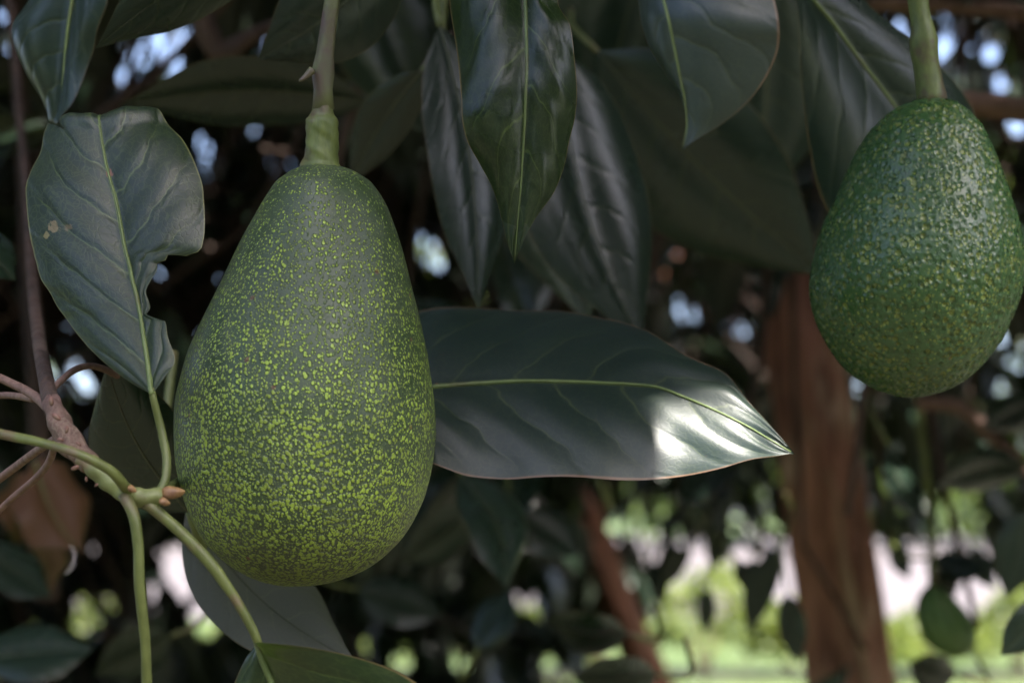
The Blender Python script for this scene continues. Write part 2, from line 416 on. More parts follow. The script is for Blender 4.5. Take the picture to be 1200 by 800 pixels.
# ------------------------------------------------------------------ ground
def sheet(name, x0, x1, y0, y1, z, mat, nx, ny, amp=0.0):
    xs = np.linspace(x0, x1, nx); ys = np.linspace(y0, y1, ny)
    X, Y = np.meshgrid(xs, ys)
    Z = np.full_like(X, z)
    if amp:
        Z = z + amp * (np.sin(X * 1.3 + 0.7 * Y) * np.cos(Y * 0.9 - 0.4 * X))
    v = np.stack((X.ravel(), Y.ravel(), Z.ravel()), 1)
    o = mesh_obj(name, v, grid_faces(ny, nx), mat, origin=(0, 0, 0))
    o["kind"] = 'structure'
    return o

sheet('lawn', -400, 400, -400, 900, 0.0, M['lawn'], 41, 61)
def blob_sheet(name, cx, cy, rx, ry, z, mat, n=64, seed=0.0):
    a = np.linspace(0, 2*math.pi, n, endpoint=False)
    r = 1 + 0.10*np.sin(3*a + seed) + 0.06*np.sin(5*a + 1 + seed) + 0.04*np.sin(9*a + 2*seed)
    v = [(cx, cy, z)] + [(cx + rx*rr*math.cos(t), cy + ry*rr*math.sin(t), z) for t, rr in zip(a, r)]
    f = [(0, i + 1, (i + 1) % n + 1) for i in range(n)]
    o = mesh_obj(name, v, f, mat, origin=(0, 0, 0)); o["kind"] = 'structure'
sheet('yard', -70, 70, 25.0, 130.0, 0.004, M['yard'], 30, 12)
blob_sheet('soil', 0.0, 1.5, 11, 11.5, 0.006, M['litter'], seed=0.6)  # unseen soil, spread wide and dark to cut light bounced from below
sheet('shrub_bed', -12, 12, 15.95, 17.0, 0.010, M['litter'], 20, 6)

# ------------------------------------------------------------------ generic leaf shapes
def leaf_width(t):
    return np.sin(np.pi * np.clip(t, 0, 1) ** 0.86) ** 0.82 * (1 - 0.30 * np.clip((t - 0.72) / 0.28, 0, 1) ** 1.2)

def leaf_template(nt, ns, droop=0.25, fold=0.25, wave=0.04, twist=0.0, seed=0, petiole=False):
    """unit-length leaf along +y, unit half-width along x, normal +z"""
    r = np.random.default_rng(seed)
    t = np.linspace(0, 1, nt); s = np.linspace(-1, 1, ns)
    T, S = np.meshgrid(t, s, indexing='ij')
    w = leaf_width(T)
    ph = r.uniform(0, 6.28, 2)
    x = S * w
    bend = 0.06 * r.uniform(-1, 1) * np.sin(np.pi * T)
    y = T.copy()
    z = -droop * T ** 2 + fold * 0.2 * np.abs(S) * w + wave * S ** 2 * np.sin(9 * T + np.where(S > 0, ph[0], ph[1]))
    v = np.stack((x, y, z), -1)
    v[..., 0] += bend * 4
    uv = np.stack((0.5 + 0.5 * S, T), -1)
    return v.reshape(-1, 3), grid_faces(nt, ns), uv.reshape(-1, 2)

class Leaves:
    """a cloud of leaf frames: base, length vector, side vector (half width), normal vector"""
    def __init__(s, base, along, normal, length, halfw):
        s.b = base; a = unit(along); n = unit(normal - a * np.sum(a * normal, 1, keepdims=True))
        s.a = a; s.n = n; s.s = np.cross(a, n); s.L = length; s.w = halfw
    def take(s, k):
        o = object.__new__(Leaves)
        for q in 'b a n s L w'.split(): setattr(o, q, getattr(s, q)[k])
        return o
    def __len__(s): return len(s.b)
    def centre(s): return s.b + s.a * (s.L * 0.5)[:, None]

LOW = [leaf_template(6, 3, d, f, 0.05, seed=i) for i, (d, f) in enumerate(((0.12, 0.5), (0.32, 0.3), (0.5, 0.6), (0.22, 0.8)))]

def leaves_mesh(name, lv, mat, parent, templates=LOW):
    V, F, U, T = [], [], [], []
    base = 0
    which = rng.integers(0, len(templates), len(lv))
    tint = rng.uniform(0, 1, len(lv))
    for k, (tv, tf, tu) in enumerate(templates):
        q = lv.take(which == k)
        n = len(q)
        if not n: continue
        v = (q.b[:, None] + tv[None, :, 0:1] * (q.s * q.w[:, None])[:, None] + tv[None, :, 1:2] * (q.a * q.L[:, None])[:, None]
             + tv[None, :, 2:3] * (q.n * q.L[:, None])[:, None])
        V.append(v.reshape(-1, 3))
        F.append((tf[None] + (np.arange(n) * len(tv))[:, None, None] + base).reshape(-1, 4))
        U.append(np.tile(tu, (n, 1))); T.append(np.repeat(tint[which == k], len(tv)))
        base += n * len(tv)
    return mesh_obj(name, np.concatenate(V), np.concatenate(F), mat, parent, uv=np.concatenate(U), tint=np.concatenate(T), kind='stuff')

# shared meshes for single leaves
def shared_leaf(i):
    d, f = ((0.10, 0.5), (0.28, 0.35), (0.45, 0.6), (0.2, 0.9), (0.35, 0.1))[i]
    v, fc, uv = leaf_template(11, 7, d, f, 0.05, seed=20 + i)
    v = v * np.array((0.235, 1, 1))
    o = mesh_obj('leaf', v, fc, M['leaf'], uv=uv)
    me = o.data
    bpy.data.objects.remove(o)
    return me
LEAFM = [shared_leaf(i) for i in range(5)]

def leaf_objects(lv, parent, which=None):
    org = ORI[parent.name]
    for i in range(len(lv)):
        o = bpy.data.objects.new('leaf', LEAFM[int(rng.integers(0, 5)) if which is None else which])
        COL.objects.link(o); o.parent = parent
        L = lv.L[i]; wk = lv.w[i] / 0.235
        m = Matrix.Identity(4)
        for r_ in range(3):
            m[r_][0] = lv.s[i][r_] * wk; m[r_][1] = lv.a[i][r_] * L; m[r_][2] = lv.n[i][r_] * L
            m[r_][3] = lv.b[i][r_] - org[r_]
        o.matrix_local = m

# gaps through the foliage where the sky or the yard shows: (px, py, radius px)
HOLES = [(160, 66, 7), (185, 48, 6), (207, 74, 6), (150, 95, 4), (212, 40, 4), (10, 18, 5), (16, 50, 4), (336, 188, 2), (232, 168, 2),
         (247, 171, 2), (240, 203, 1), (188, 325, 4), (80, 380, 3), (88, 432, 2), (55, 437, 2), (100, 450, 3), (115, 515, 4), (8, 420, 2), (20, 355, 2),
         (228, 385, 1), (873, 388, 2), (496, 290, 9), (512, 302, 5), (452, 218, 1), (1000, 474, 1), (1016, 524, 1), (905, 545, 1), (1171, 455, 2),
         (1055, 30, 5), (1102, 10, 3), (1105, 58, 2), (1160, 65, 4), (1190, 28, 3), (1175, 390, 2), (1195, 140, 3), (1180, 210, 3), (318, 50, 2),
         (95, 720, 12), (205, 652, 14), (240, 722, 14), (180, 690, 6), (130, 705, 5), (75, 655, 4), (215, 690, 6), (465, 715, 3), (600, 702, 3), (625, 715, 3),
         (770, 590, 4), (745, 620, 4), (800, 668, 8), (838, 662, 6), (870, 665, 4), (842, 692, 7), (795, 700, 8), (890, 742, 8), (850, 755, 18), (795, 760, 16),
         (1050, 665, 9), (1055, 702, 8), (1152, 692, 7), (1180, 690, 6), (1165, 745, 12), (1060, 757, 12), (900, 600, 4), (862, 600, 4),
         (430, 752, 4), (470, 776, 5), (540, 772, 5), (640, 777, 5), (700, 765, 6), (735, 778, 8), (1020, 620, 4), (1110, 590, 4)]
HOLES += [(x, y, 1.5) for x, y in ((262, 120), (300, 150), (40, 300), (25, 215), (65, 250), (260, 330), (560, 340), (640, 350), (790, 350), (812, 365), (1010, 440), (1040, 560), (1130, 560), (1185, 560), (1060, 590), (1150, 610),
                                     (1195, 430), (1080, 80), (1130, 30), (1175, 100), (690, 590), (560, 640), (650, 640), (30, 610), (40, 740), (110, 640), (15, 690), (380, 720), (510, 660))]
HOLES = np.array(HOLES, float)

def prune(lv, keep_trunk=True, near=0.85):
    c = lv.centre(); tip = lv.b + lv.a * lv.L[:, None]
    bx, by, bd = project(lv.b); tx, ty, td = project(tip); cx, cy_, cd = project(c)
    dmin = np.minimum(bd, td)
    ok = np.ones(len(lv), bool)
    infr = (cd > 0) & (np.abs(cx - 600) < 600 + 260) & (np.abs(cy_ - 400) < 400 + 260)
    ok &= ~(infr & (dmin < near))
    ok &= np.linalg.norm(c - CAMP, axis=1) > 0.5
    vis = (dmin > 0.1)
    hw = lv.w * FPX / np.maximum(cd, 0.1) * 0.75
    for hx, hy, hr in HOLES:
        ex, ey = tx - bx, ty - by
        t = np.clip(((hx - bx)*ex + (hy - by)*ey) / np.maximum(ex*ex + ey*ey, 1e-9), 0, 1)
        dd = np.hypot(bx + t*ex - hx, by + t*ey - hy)
        ok &= ~(vis & (dd < hw + hr))
    if keep_trunk:
        ok &= ~(vis & (dmin < 2.5) & (cx > 885) & (cx < 1045) & (cy_ > 300) & (cy_ < 860))
        ok &= ~(vis & (dmin < 1.75) & (cx > 1050) & (cx < 1155) & (cy_ > 470) & (cy_ < 800))
    # the gap through which the sun reaches the end of the broad leaf
    for tgt, rad in ((P(910, 518, .6), 0.02), (P(870, 470, .605), 0.015), (P(825, 440, .625), 0.012), (P(852, 452, .615), 0.015), (P(892, 492, .605), 0.015)):
        for f_ in np.linspace(0, 1, 7):
            q = lv.b + lv.a * (lv.L * f_)[:, None] - tgt; al = q @ SVn
            ds = np.linalg.norm(q - al[:, None] * SVn, axis=1)
            ok &= ~((al > 0) & (ds < rad + lv.w * float(leaf_width(np.array(f_)))))
    return ok

def crown_shoots(n, centre, radii, zmin, ymin_fn=None, shell=0.45):
    out = []
    while len(out) < n:
        d = unit(rng.normal(size=3)); r = rng.uniform(shell ** 3, 1) ** (1 / 3)
        p = np.asarray(centre) + d * r * np.asarray(radii)
        if p[2] < zmin + 0.25 * math.sin(p[0] * 2.1) * math.cos(p[1] * 1.7): continue
        if ymin_fn is not None and not ymin_fn(p): continue
        out.append(p)
    return np.array(out)

def whorl(pts, centre, per=(7, 11), L=(0.11, 0.19)):
    b, a, n_, ln, hw, dirs = [], [], [], [], [], []
    for p in pts:
        d = unit(unit(p - np.asarray(centre)) * 0.8 + rng.normal(size=3) * 0.55 + np.array((0, 0, -0.25)))
        dirs.append(d)
        k = int(rng.integers(*per)); ph = rng.uniform(0, 6.28)
        e1 = unit(np.cross(d, (0.3, 0.2, 1.0))); e2 = np.cross(d, e1)
        for i in range(k):
            an = ph + i * 2.4
            out = e1 * math.cos(an) + e2 * math.sin(an)
            al = unit(out * 0.9 + d * rng.uniform(0.1, 0.9) + np.array((0, 0, -rng.uniform(0.25, 0.9))))
            b.append(p - d * rng.uniform(0, 0.09) + out * rng.uniform(.015, 0.03)); a.append(al)
            n_.append(np.array((0, 0, 1.0)) + out * 0.8 + d * 0.2 + rng.normal(size=3) * 0.25)
            l = rng.uniform(*L); ln.append(l); hw.append(l * rng.uniform(0.19, 0.27))
    return Leaves(np.array(b), np.array(a), np.array(n_), np.array(ln), np.array(hw)), np.array(dirs)

def twigs_mesh(name, pts, dirs, limb_pts, mat, parent):
    V, F, base = [], [], 0
    for p, d in zip(pts, dirs):
        i = np.argmin(np.linalg.norm(limb_pts - p, axis=1)); q = limb_pts[i]
        mid = (p + q) / 2 - d * 0.08 + np.array((0, 0, 0.06))
        path = catmull(np.array((q, mid, p - d * 0.09, p)), 6)
        sp = catmull(path, 24); sx_, sy_, sd_ = project(sp)
        if np.any((sd_ > 0) & (np.min(np.hypot(sx_[:, None] - HOLES[None, :, 0], sy_[:, None] - HOLES[None, :, 1]) - HOLES[None, :, 2], 1) < 4)): continue
        if np.any((sd_ > -.2) & (sd_ < 1.05) & (np.abs(sx_ - 600) < 700) & (np.abs(sy_ - 400) < 480)): continue
        q_ = sp - P(890, 500, .6); al_ = q_ @ SVn
        if np.any((al_ > 0) & (np.linalg.norm(q_ - al_[:, None] * SVn, axis=1) < .035)): continue
        v, f = tube_data(path, np.linspace(0.006, 0.003, 6), 5)
        V.append(v); F.append(f + base); base += len(v)
    return mesh_obj(name, np.concatenate(V), np.concatenate(F), mat, parent, kind='stuff')

def ridged(k, amp, seed):
    def fn(t, a):
        return (1 + amp * np.sin(k * a + 3 * np.sin(t * 5 + seed) + seed) + amp * 0.7 * np.sin((k * 2 + 1) * a - 4 * t + seed * 2)
                + amp * 0.6 * np.sin(23 * t + 3 * a + seed))
    return fn

def limb_tree(tree, trunk_path, trunk_r, limbs, bark, seed, trunk_label=None):
    """trunk and limbs as parts; returns sample points along the limbs"""
    pr = catmull(np.column_stack((trunk_path, trunk_r)), 60)
    v, f = tube_data(pr[:, :3], pr[:, 3], 48, ridged(5, 0.075, seed))
    mesh_obj('trunk', v, f, bark, tree, label=trunk_label)
    pts = []
    for path, r0, r1 in limbs:
        p = catmull(np.array(path, float), 22)
        v, f = tube_data(p, np.linspace(r0, r1, 22), 14, ridged(3, 0.06, seed + r0 * 50))
        mesh_obj('branch', v, f, bark, tree)
        pts.append(p[5:])
    return np.concatenate(pts)

def auto_limbs(top, centre, radii, n, r0):
    out = []
    for i in range(n):
        an = i * 2 * math.pi / n + rng.uniform(-.3, .3); el = rng.uniform(-0.25, 0.75)
        end = np.asarray(centre) + np.asarray(radii) * 0.72 * np.array((math.cos(an) * math.cos(el), math.sin(an) * math.cos(el), math.sin(el)))
        for k_ in range(40):
            mid = (np.asarray(top) + end) / 2 + np.array((0, 0, 0.25)) + rng.normal(size=3) * (0.12 + .01 * k_)
            e2 = end + rng.normal(size=3) * .02 * k_
            sp = catmull(np.array((top, mid, e2)), 40); sx_, sy_, sd_ = project(sp)
            cl = np.min(np.hypot(sx_[:, None] - HOLES[None, :, 0], sy_[:, None] - HOLES[None, :, 1]) - HOLES[None, :, 2], 1)
            if not np.any((sd_ > 0) & (cl < 14)) and not np.any((sd_ > -.2) & (sd_ < 1.1) & (np.abs(sx_ - 600) < 700) & (np.abs(sy_ - 400) < 480)): break
        end = e2
        out.append(([top, mid, end], r0 * rng.uniform(0.45, 0.65), 0.012))
    return out

def build_crown(tree, centre, radii, nshoots, zmin, limb_pts, per=(7, 11), ymin_fn=None, near=0.85, L=(0.11, 0.19), extra=None, shell=.45, singles=300):
    pts = crown_shoots(nshoots, centre, radii, zmin, ymin_fn, shell)
    if extra is not None: pts = np.vstack((pts, extra))
    lv, dirs = whorl(pts, centre, per, L)
    k = prune(lv, near=near)
    lv = lv.take(k)
    c = lv.centre(); x, y, d = project(c)
    infr = (d > 0.5) & (x > -60) & (x < 1260) & (y > -60) & (y < 860)
    order = np.argsort(np.where(infr, d / lv.L, 1e9))
    nv = min(singles, int(infr.sum()))
    leaf_objects(lv.take(order[:nv]), tree)
    leaves_mesh('foliage', lv.take(order[nv:]), M['leaf'], tree)
    px, py, pd = project(pts)
    clear = ~((pd > -.3) & (pd < 1.0) & (np.abs(px - 600) < 950) & (np.abs(py - 400) < 650))
    for hx, hy, hr in HOLES:
        clear &= ~((np.hypot(px - hx, py - hy) < hr + 6) & (pd > 0))
    twigs_mesh('twigs', pts[clear], dirs[clear], limb_pts, M['bark_dark'], tree)

# ------------------------------------------------------------------ the fruiting avocado tree
tb = P(1000, 800, 2.3); base_A = np.array((tb[0] + 0.16, tb[1] + 0.05, 0.0))
tree_A = empty('avocado_tree', base_A, 'fruiting avocado tree with peeling reddish brown trunk and dark glossy leaves', 'tree')
k = 2.3 / FPX
tp = np.array([base_A, base_A + (-.03, 0, .35), P(1030, 1000, 2.32), P(997, 800, 2.3), P(985, 700, 2.3), P(968, 600, 2.3), P(955, 500, 2.3),
               P(940, 420, 2.31), P(929, 340, 2.33), P(925, 230, 2.36), P(935, 120, 2.4), P(950, 30, 2.45)])
tr = np.array([.085, .066, .056, .053, .053, .054, .050, .048, .045, .045, .05, .045])
topA = tp[-1]
CA, RA = np.array((0.35, 2.25, 2.75)), np.array((2.7, 2.4, 1.55))
hero_limb = [topA + (0, 0, -.05), np.array((0.28, 1.6, 2.12)), np.array((0.05, 0.95, 2.0)), np.array((-0.22, 0.68, 1.93)), np.array((-0.52, 0.62, 1.84))]
hero_limb2 = [topA + (0, 0, -.02), np.array((0.45, 1.5, 2.2)), np.array((0.32, 0.9, 1.98)), np.array((0.20, 0.70, 1.86)), np.array((0.12, .62, 1.84))]
limbsA = [(hero_limb, 0.028, 0.008), (hero_limb2, 0.024, 0.006)] + auto_limbs(topA, CA, RA, 9, 0.05)
limb_pts_A = limb_tree(tree_A, tp, tr, limbsA, M['bark'], 1.3, 'reddish brown trunk with a pale strip of bare wood')

# pale strip of bare wood on the trunk, standing a little proud of the bark's hollow
def trunk_strip(pts, wid):
    mid = np.array([P(a, b, 2.3 - 0.0635) for a, b in pts]); mid = catmull(mid, 30)
    w = catmull(np.array([[i, q, 0] for i, q in enumerate(wid)], float), 30)[:, 1] * k
    V = []
    for m_, ww in zip(mid, w):
        for s in (-1, -.4, .4, 1):
            V.append(m_ + RT * s * ww + FW * (0.012 * s * s + (0.018 if abs(s) == 1 else 0)))
    mesh_obj('bare_wood_strip', V, grid_faces(30, 4), M['strip'], tree_A)
trunk_strip([(968, 548), (980, 580), (985, 620), (992, 670), (1003, 720), (1012, 770), (1022, 820)], [3, 13, 12, 9, 7, 6, 5])

def ymin_A(p):
    if p[2] < 1.98: return p[1] > 0.95
    return p[1] > (0.35 if p[2] < 2.2 else 0.1) + 0.2 * math.sin(p[0] * 3)
ex = []  # extra shoots added towards the sun to shade the spots listed here
for tgt in (P(360, 450, .55), P(1075, 300, .62), P(640, 450, .6), P(600, 120, .57), P(830, 60, .49), P(130, 280, .54), P(160, 580, .51), P(300, 780, .51), P(660, 220, .85), P(720, 300, .85), P(540, 200, .75), P(640, 340, .9), P(570, 600, 1.05), P(955, 420, 2.25), P(965, 500, 2.25), P(970, 560, 2.25), P(60, 600, 1.15), P(30, 150, 1.05), P(740, 470, .61), P(700, 520, .6), P(760, 420, .63)):
    for t_ in np.arange(.55, 1.7, .16):
        ex.append(tgt + SVn * t_ + rng.normal(size=3) * .09)
ex = np.array(ex); ex = ex[ex[:, 2] > 1.86]
build_crown(tree_A, CA, RA, 1800, 1.42, limb_pts_A, ymin_fn=ymin_A, near=1.05, shell=.3, extra=ex, singles=215)

# unseen leaves added towards the sun to keep it off the round fruit's face
side_ = unit(np.cross(SVn, (0, 0, 1.0)))
b_, a_, n_, l_ = [], [], [], []
for px_, py_, t_, sg in ((1060, 190, .70, 1), (1110, 230, .84, -1), (1040, 280, .78, 1), (1110, 330, .73, 1), (1080, 150, .92, -1), (1120, 180, .95, 1), (1050, 240, .98, -1)):
    c_ = P(px_, py_, .60) + SVn * t_
    al_ = unit(np.array((0.55 * sg, .55, -.55)) + rng.normal(size=3) * .15)
    b_.append(c_ - al_ * .055); a_.append(al_); n_.append(SVn + rng.normal(size=3) * .25); l_.append(.11)
for i_ in range(90):
    c_ = P(rng.uniform(985, 1195), rng.uniform(130, 340), .60) + SVn * rng.uniform(.7, 1.3)
    al_ = unit(rng.normal(size=3) + np.array((0, 0, -.4)))
    b_.append(c_ - al_ * .03); a_.append(al_); n_.append(SVn + rng.normal(size=3) * .3); l_.append(.062)
sh_ = Leaves(np.array(b_), np.array(a_), np.array(n_), np.array(l_), np.array(l_) * .235)
def ray_clear(lv):
    ok = np.ones(len(lv), bool)
    for f_ in np.linspace(0, 1, 9):
        c = lv.b + lv.a * (lv.L * f_)[:, None]
        for tgt in (P(912, 518, .6), P(880, 485, .605), P(855, 455, .61)):
            q = c - tgt; al = q @ SVn
            ok &= np.linalg.norm(q - al[:, None] * SVn, axis=1) > lv.w * float(leaf_width(np.array(f_))) + .004
    return ok
leaf_objects(sh_.take(ray_clear(sh_)), tree_A)

# ------------------------------------------------------------------ leaves close to the camera
def hero_leaf(rows, depth_l, depth_r, mat, parent, label=None, nr=70, nc=13, rib=0.0011, petiole=None, pet_r=None, cup=0.0, relief=0.0002, nveins=7, wave=0.0, pet_mat=None, rib_mat=None):
    """rows: (mid x, y, depth, left x, y, right x, y) from base to tip in photograph pixels"""
    rows = np.array(rows, float); n = len(rows)
    L = np.concatenate(([0], np.cumsum(np.maximum(np.hypot(*np.diff(rows[:, :2], axis=0).T), 1.0)))); L /= L[-1]
    t = np.linspace(0, 1, nr)
    dl = np.broadcast_to(np.asarray(depth_l, float), (n,)); dr = np.broadcast_to(np.asarray(depth_r, float), (n,))
    c = [pchip(L, rows[:, i], t) for i in range(7)]
    DL = pchip(L, dl, t) if np.ptp(dl) > 0 else np.full(nr, dl[0]); DR = pchip(L, dr, t) if np.ptp(dr) > 0 else np.full(nr, dr[0])
    mid = np.array([P(*q) for q in zip(c[0], c[1], c[2])])
    lf = np.array([P(*q) for q in zip(c[3], c[4], c[2] + DL)]); rt = np.array([P(*q) for q in zip(c[5], c[6], c[2] + DR)])
    s = np.linspace(-1, 1, nc)
    V = np.zeros((nr, nc, 3)); UV = np.zeros((nr, nc, 2))
    nrm = unit(np.cross(rt - lf, np.gradient(mid, axis=0)))
    nrm = np.where((np.sum(nrm * (CAMP - mid), 1) < 0)[:, None], -nrm, nrm)
    for j, q in enumerate(s):
        e = lf if q < 0 else rt
        a = abs(q)
        p = mid + (e - mid) * a
        wd = np.linalg.norm(e - mid, axis=1)
        bow = cup * wd * (a - a * a) * 4
        ph = (t - 0.26 * a ** 1.25 + (0.47 / nveins if q > 0 else 0)) * nveins
        rel = relief * np.cos(2 * math.pi * (ph - 0.0)) * a * (1 - a) * 3
        wv = wave * a * a * np.sin(t * 13 + (2 if q > 0 else 0))
        V[:, j] = p + nrm * (bow + rel + wv)[:, None]
        UV[:, j, 0] = 0.5 + 0.5 * q; UV[:, j, 1] = t
    f = grid_faces(nr, nc)
    # make the upper side the front face when it looks at the camera
    a_, b_, c_ = V.reshape(-1, 3)[f[len(f)//2][:3]]
    if np.cross(b_ - a_, c_ - a_) @ (CAMP - a_) < 0: f = f[:, ::-1]
    o = mesh_obj('leaf', V.reshape(-1, 3), f, mat, parent, origin=mid[0], uv=UV.reshape(-1, 2), tint=np.full(nr * nc, 0.3), label=label)
    r = rib * (1 - 0.82 * t)
    rp = mid + nrm * (rib * 0.25)
    v, ff = tube_data(rp[::2], r[::2], 8)
    mesh_obj('midrib', v, ff, rib_mat or M['midrib'], o)
    if petiole is not None:
        a, pr = px_path(petiole)
        tube('petiole', a, pr, pet_mat or M['petiole'], o, 10, 26)
    return o

def auto_rows(b, tip, w, d0, d1, bend=0.0, n=9, asym=0.0):
    b = np.array(b, float); tip = np.array(tip, float)
    ax = tip - b; Ln = np.hypot(*ax); ax /= Ln; sd = np.array((-ax[1], ax[0]))
    rows = []
    for t in np.linspace(0, 1, n):
        m = b + ax * Ln * t + sd * bend * math.sin(math.pi * t)
        h = float(leaf_width(np.array(t))) * w / 2
        l = m - sd * h * (1 + asym); r = m + sd * h * (1 - asym)
        rows.append((*m, d0 + (d1 - d0) * t, *l, *r))
    return rows

# chewed grey-green leaf on the near shoot
rows = [(178, 462, 0.5260, 178, 462, 179, 462), (176, 445, 0.5289, 150, 446, 192, 443), (172, 415, 0.5340, 113, 416, 205, 421), (168, 390, 0.5382, 88, 388, 196, 392),
        (166, 375, 0.5407, 76, 371, 194, 377), (165, 370, 0.5416, 72, 366, 172, 369), (163, 360, 0.5433, 67, 359, 176, 360), (160, 345, 0.5458, 58, 342, 171, 342),
        (156, 330, 0.5483, 48, 327, 177, 328), (153, 315, 0.5509, 42, 306, 184, 314), (151.5, 309, 0.5519, 40, 299, 184, 309), (150, 303, 0.5529, 39, 293, 194, 305), (149, 300, 0.5534, 38, 290, 198, 298), (148, 296, 0.5541, 37, 286, 217, 300), (147, 292, 0.5548, 36, 282, 236, 292),
        (143, 270, 0.5585, 33, 262, 240, 262), (136, 234, 0.5646, 30, 222, 238, 222), (129, 210, 0.5686, 36, 201, 230, 195), (122, 180, 0.5737, 48, 176, 215, 165),
        (118, 155, 0.5780, 52, 155, 197, 146), (116, 137, 0.5810, 68, 138, 183, 127), (118, 135, .592, 80, 139, 180, 127), (124, 150, .607, 100, 152, 165, 142), (130, 175, .618, 130, 175, 130, 175)]
hero_leaf(rows, [0, .003, .006, .01, .012, .012, .012, .012, .013, .014, .014, .014, .014, .014, .014, .014, .014, .014, .012, .01, .006, .004, .0, 0],
          [0, -.002, -.004, -.004, -.004, -.001, -.001, -.001, -.002, -.003, -.003, -.004, -.004, -.0045, -.005, -.005, -.004, -.003, .0, .003, .004, .0, .0, 0],
          M['leaf_eaten'], tree_A, 'grey green leaf with a chewed edge and brown scars', nr=150, nc=31, rib=.0009, cup=.10, relief=.00035,
          petiole=[(186, 578, .52, 5.5), (194, 560, .522, 5.5), (195, 535, .525, 5), (188, 500, .527, 5), (180, 468, .5265, 4.2), (178, 455, .527, 3.6)])

# hanging pointed leaf over the middle
rows = [(612, -120, .585, 612, -120, 612, -120), (613, -90, .58, 575, -85, 645, -95), (615, -40, .575, 535, -40, 652, -45), (616, 0, .57, 526, 0, 653, 0),
        (617, 37, .565, 531, 37, 669, 33), (617.5, 75, .562, 537, 75, 674, 75), (616, 112, .56, 540, 110, 676, 112), (615, 140, .56, 541, 138, 674, 138), (614, 160, .56, 546, 162, 668, 163),
        (612, 190, .56, 562, 192, 662, 193), (610, 222, .56, 579, 224, 650, 224), (607, 255, .56, 588, 257, 627, 257), (605, 283, .56, 594, 283, 613, 284), (603, 309, .56, 603, 309, 603, 309)]
hero_leaf(rows, [0, .006, .01, .012, .010, .008, .004, .002, .002, .002, .001, .001, 0, 0], [0, -.003, -.003, -.002, .001, .004, .006, .006, .005, .004, .003, .001, 0, 0],
          M['leaf_fresh'], tree_A, 'dark green pointed leaf hanging tip down with pale veins', nr=110, nc=25, rib=.00085, cup=.22, relief=.0004, wave=.0012,
          petiole=[(640, -330, .63, 5), (620, -220, .61, 4.6), (612, -115, .585, 4)])

# greyish folded leaf at the top
rows = [(770, -150, .50, 770, -150, 770, -150), (770, -110, .495, 735, -100, 830, -125), (772, -55, .49, 738, -50, 890, -60), (778, 0, .487, 747, 0, 909, 0), (784, 25, .485, 752, 24, 914, 32),
        (790, 55, .485, 763, 57, 911, 55), (797, 90, .485, 782, 90, 894, 95), (803, 120, .485, 799, 118, 868, 128), (805, 145, .485, 804, 142, 836, 153), (802, 165, .485, 802, 163, 812, 166), (799, 176, .485, 799, 176, 799, 176)]
hero_leaf(rows, [0, .012, .018, .02, .018, .014, .01, .006, .002, 0, 0], [0, -.002, -.004, -.004, -.004, -.003, -.002, -.001, 0, 0, 0],
          M['leaf_broad'], tree_A, 'grey sheened leaf folded along its midrib, tip pointing down', nr=80, nc=21, rib=.0007, cup=.16, wave=.001,
          petiole=[(790, -400, .6, 5), (775, -270, .53, 4.6), (770, -145, .50, 4)])

# broad horizontal leaf behind the big fruit
rows = [(415, 468, .64, 415, 468, 415, 468), (440, 464, .64, 440, 400, 440, 512), (475, 459, .635, 480, 374, 475, 530), (510, 454, .63, 520, 364, 512, 540), (560, 450, .63, 575, 360, 555, 555),
        (620, 447, .628, 640, 359, 612, 564), (700, 449, .625, 706, 376, 690, 562), (765, 453, .62, 762, 393, 752, 558), (800, 465, .615, 806, 417, 800, 554), (840, 482, .61, 849, 433, 845, 548),
        (880, 502, .605, 880, 471, 880, 541), (910, 520, .60, 909, 505, 908, 537), (931, 532, .598, 931, 532, 931, 532)]
hero_leaf(rows, [0, .03, .045, .05, .05, .05, .042, .026, .0150, .0115, .0065, .0025, 0], [0, -.02, -.024, -.028, -.03, -.03, -.03, -.025, -.017, -.012, -.006, -.002, 0],
          M['leaf_broad'], tree_A, 'broad glossy leaf lying level behind the largest fruit, sunlit at its tip', nr=110, nc=25, rib=.0011, cup=.06, relief=.0006, wave=.002,
          petiole=[(330, 250, .70, 6), (350, 380, .67, 6), (385, 450, .65, 5.5), (418, 468, .64, 5)])

# dark leaf behind the round fruit
rows = [(925, -40, .70, 925, -40, 925, -40), (952, 0, .705, 935, 20, 985, -25), (975, 27, .71, 938, 80, 1025, 12), (1002, 64, .715, 945, 150, 1062, 42), (1030, 100, .72, 958, 220, 1096, 72),
        (1060, 140, .725, 985, 270, 1126, 105), (1095, 190, .73, 1030, 300, 1147, 146), (1130, 245, .735, 1090, 310, 1160, 215), (1160, 310, .74, 1160, 310, 1160, 310)]
hero_leaf(rows, -.01, .012, M['leaf'], tree_A, 'dark leaf with a yellowish midrib right behind the round fruit', nr=60, nc=17, rib=.0011, cup=.1,
          petiole=[(880, -260, .72, 5), (900, -140, .705, 5), (925, -40, .70, 4.6)])

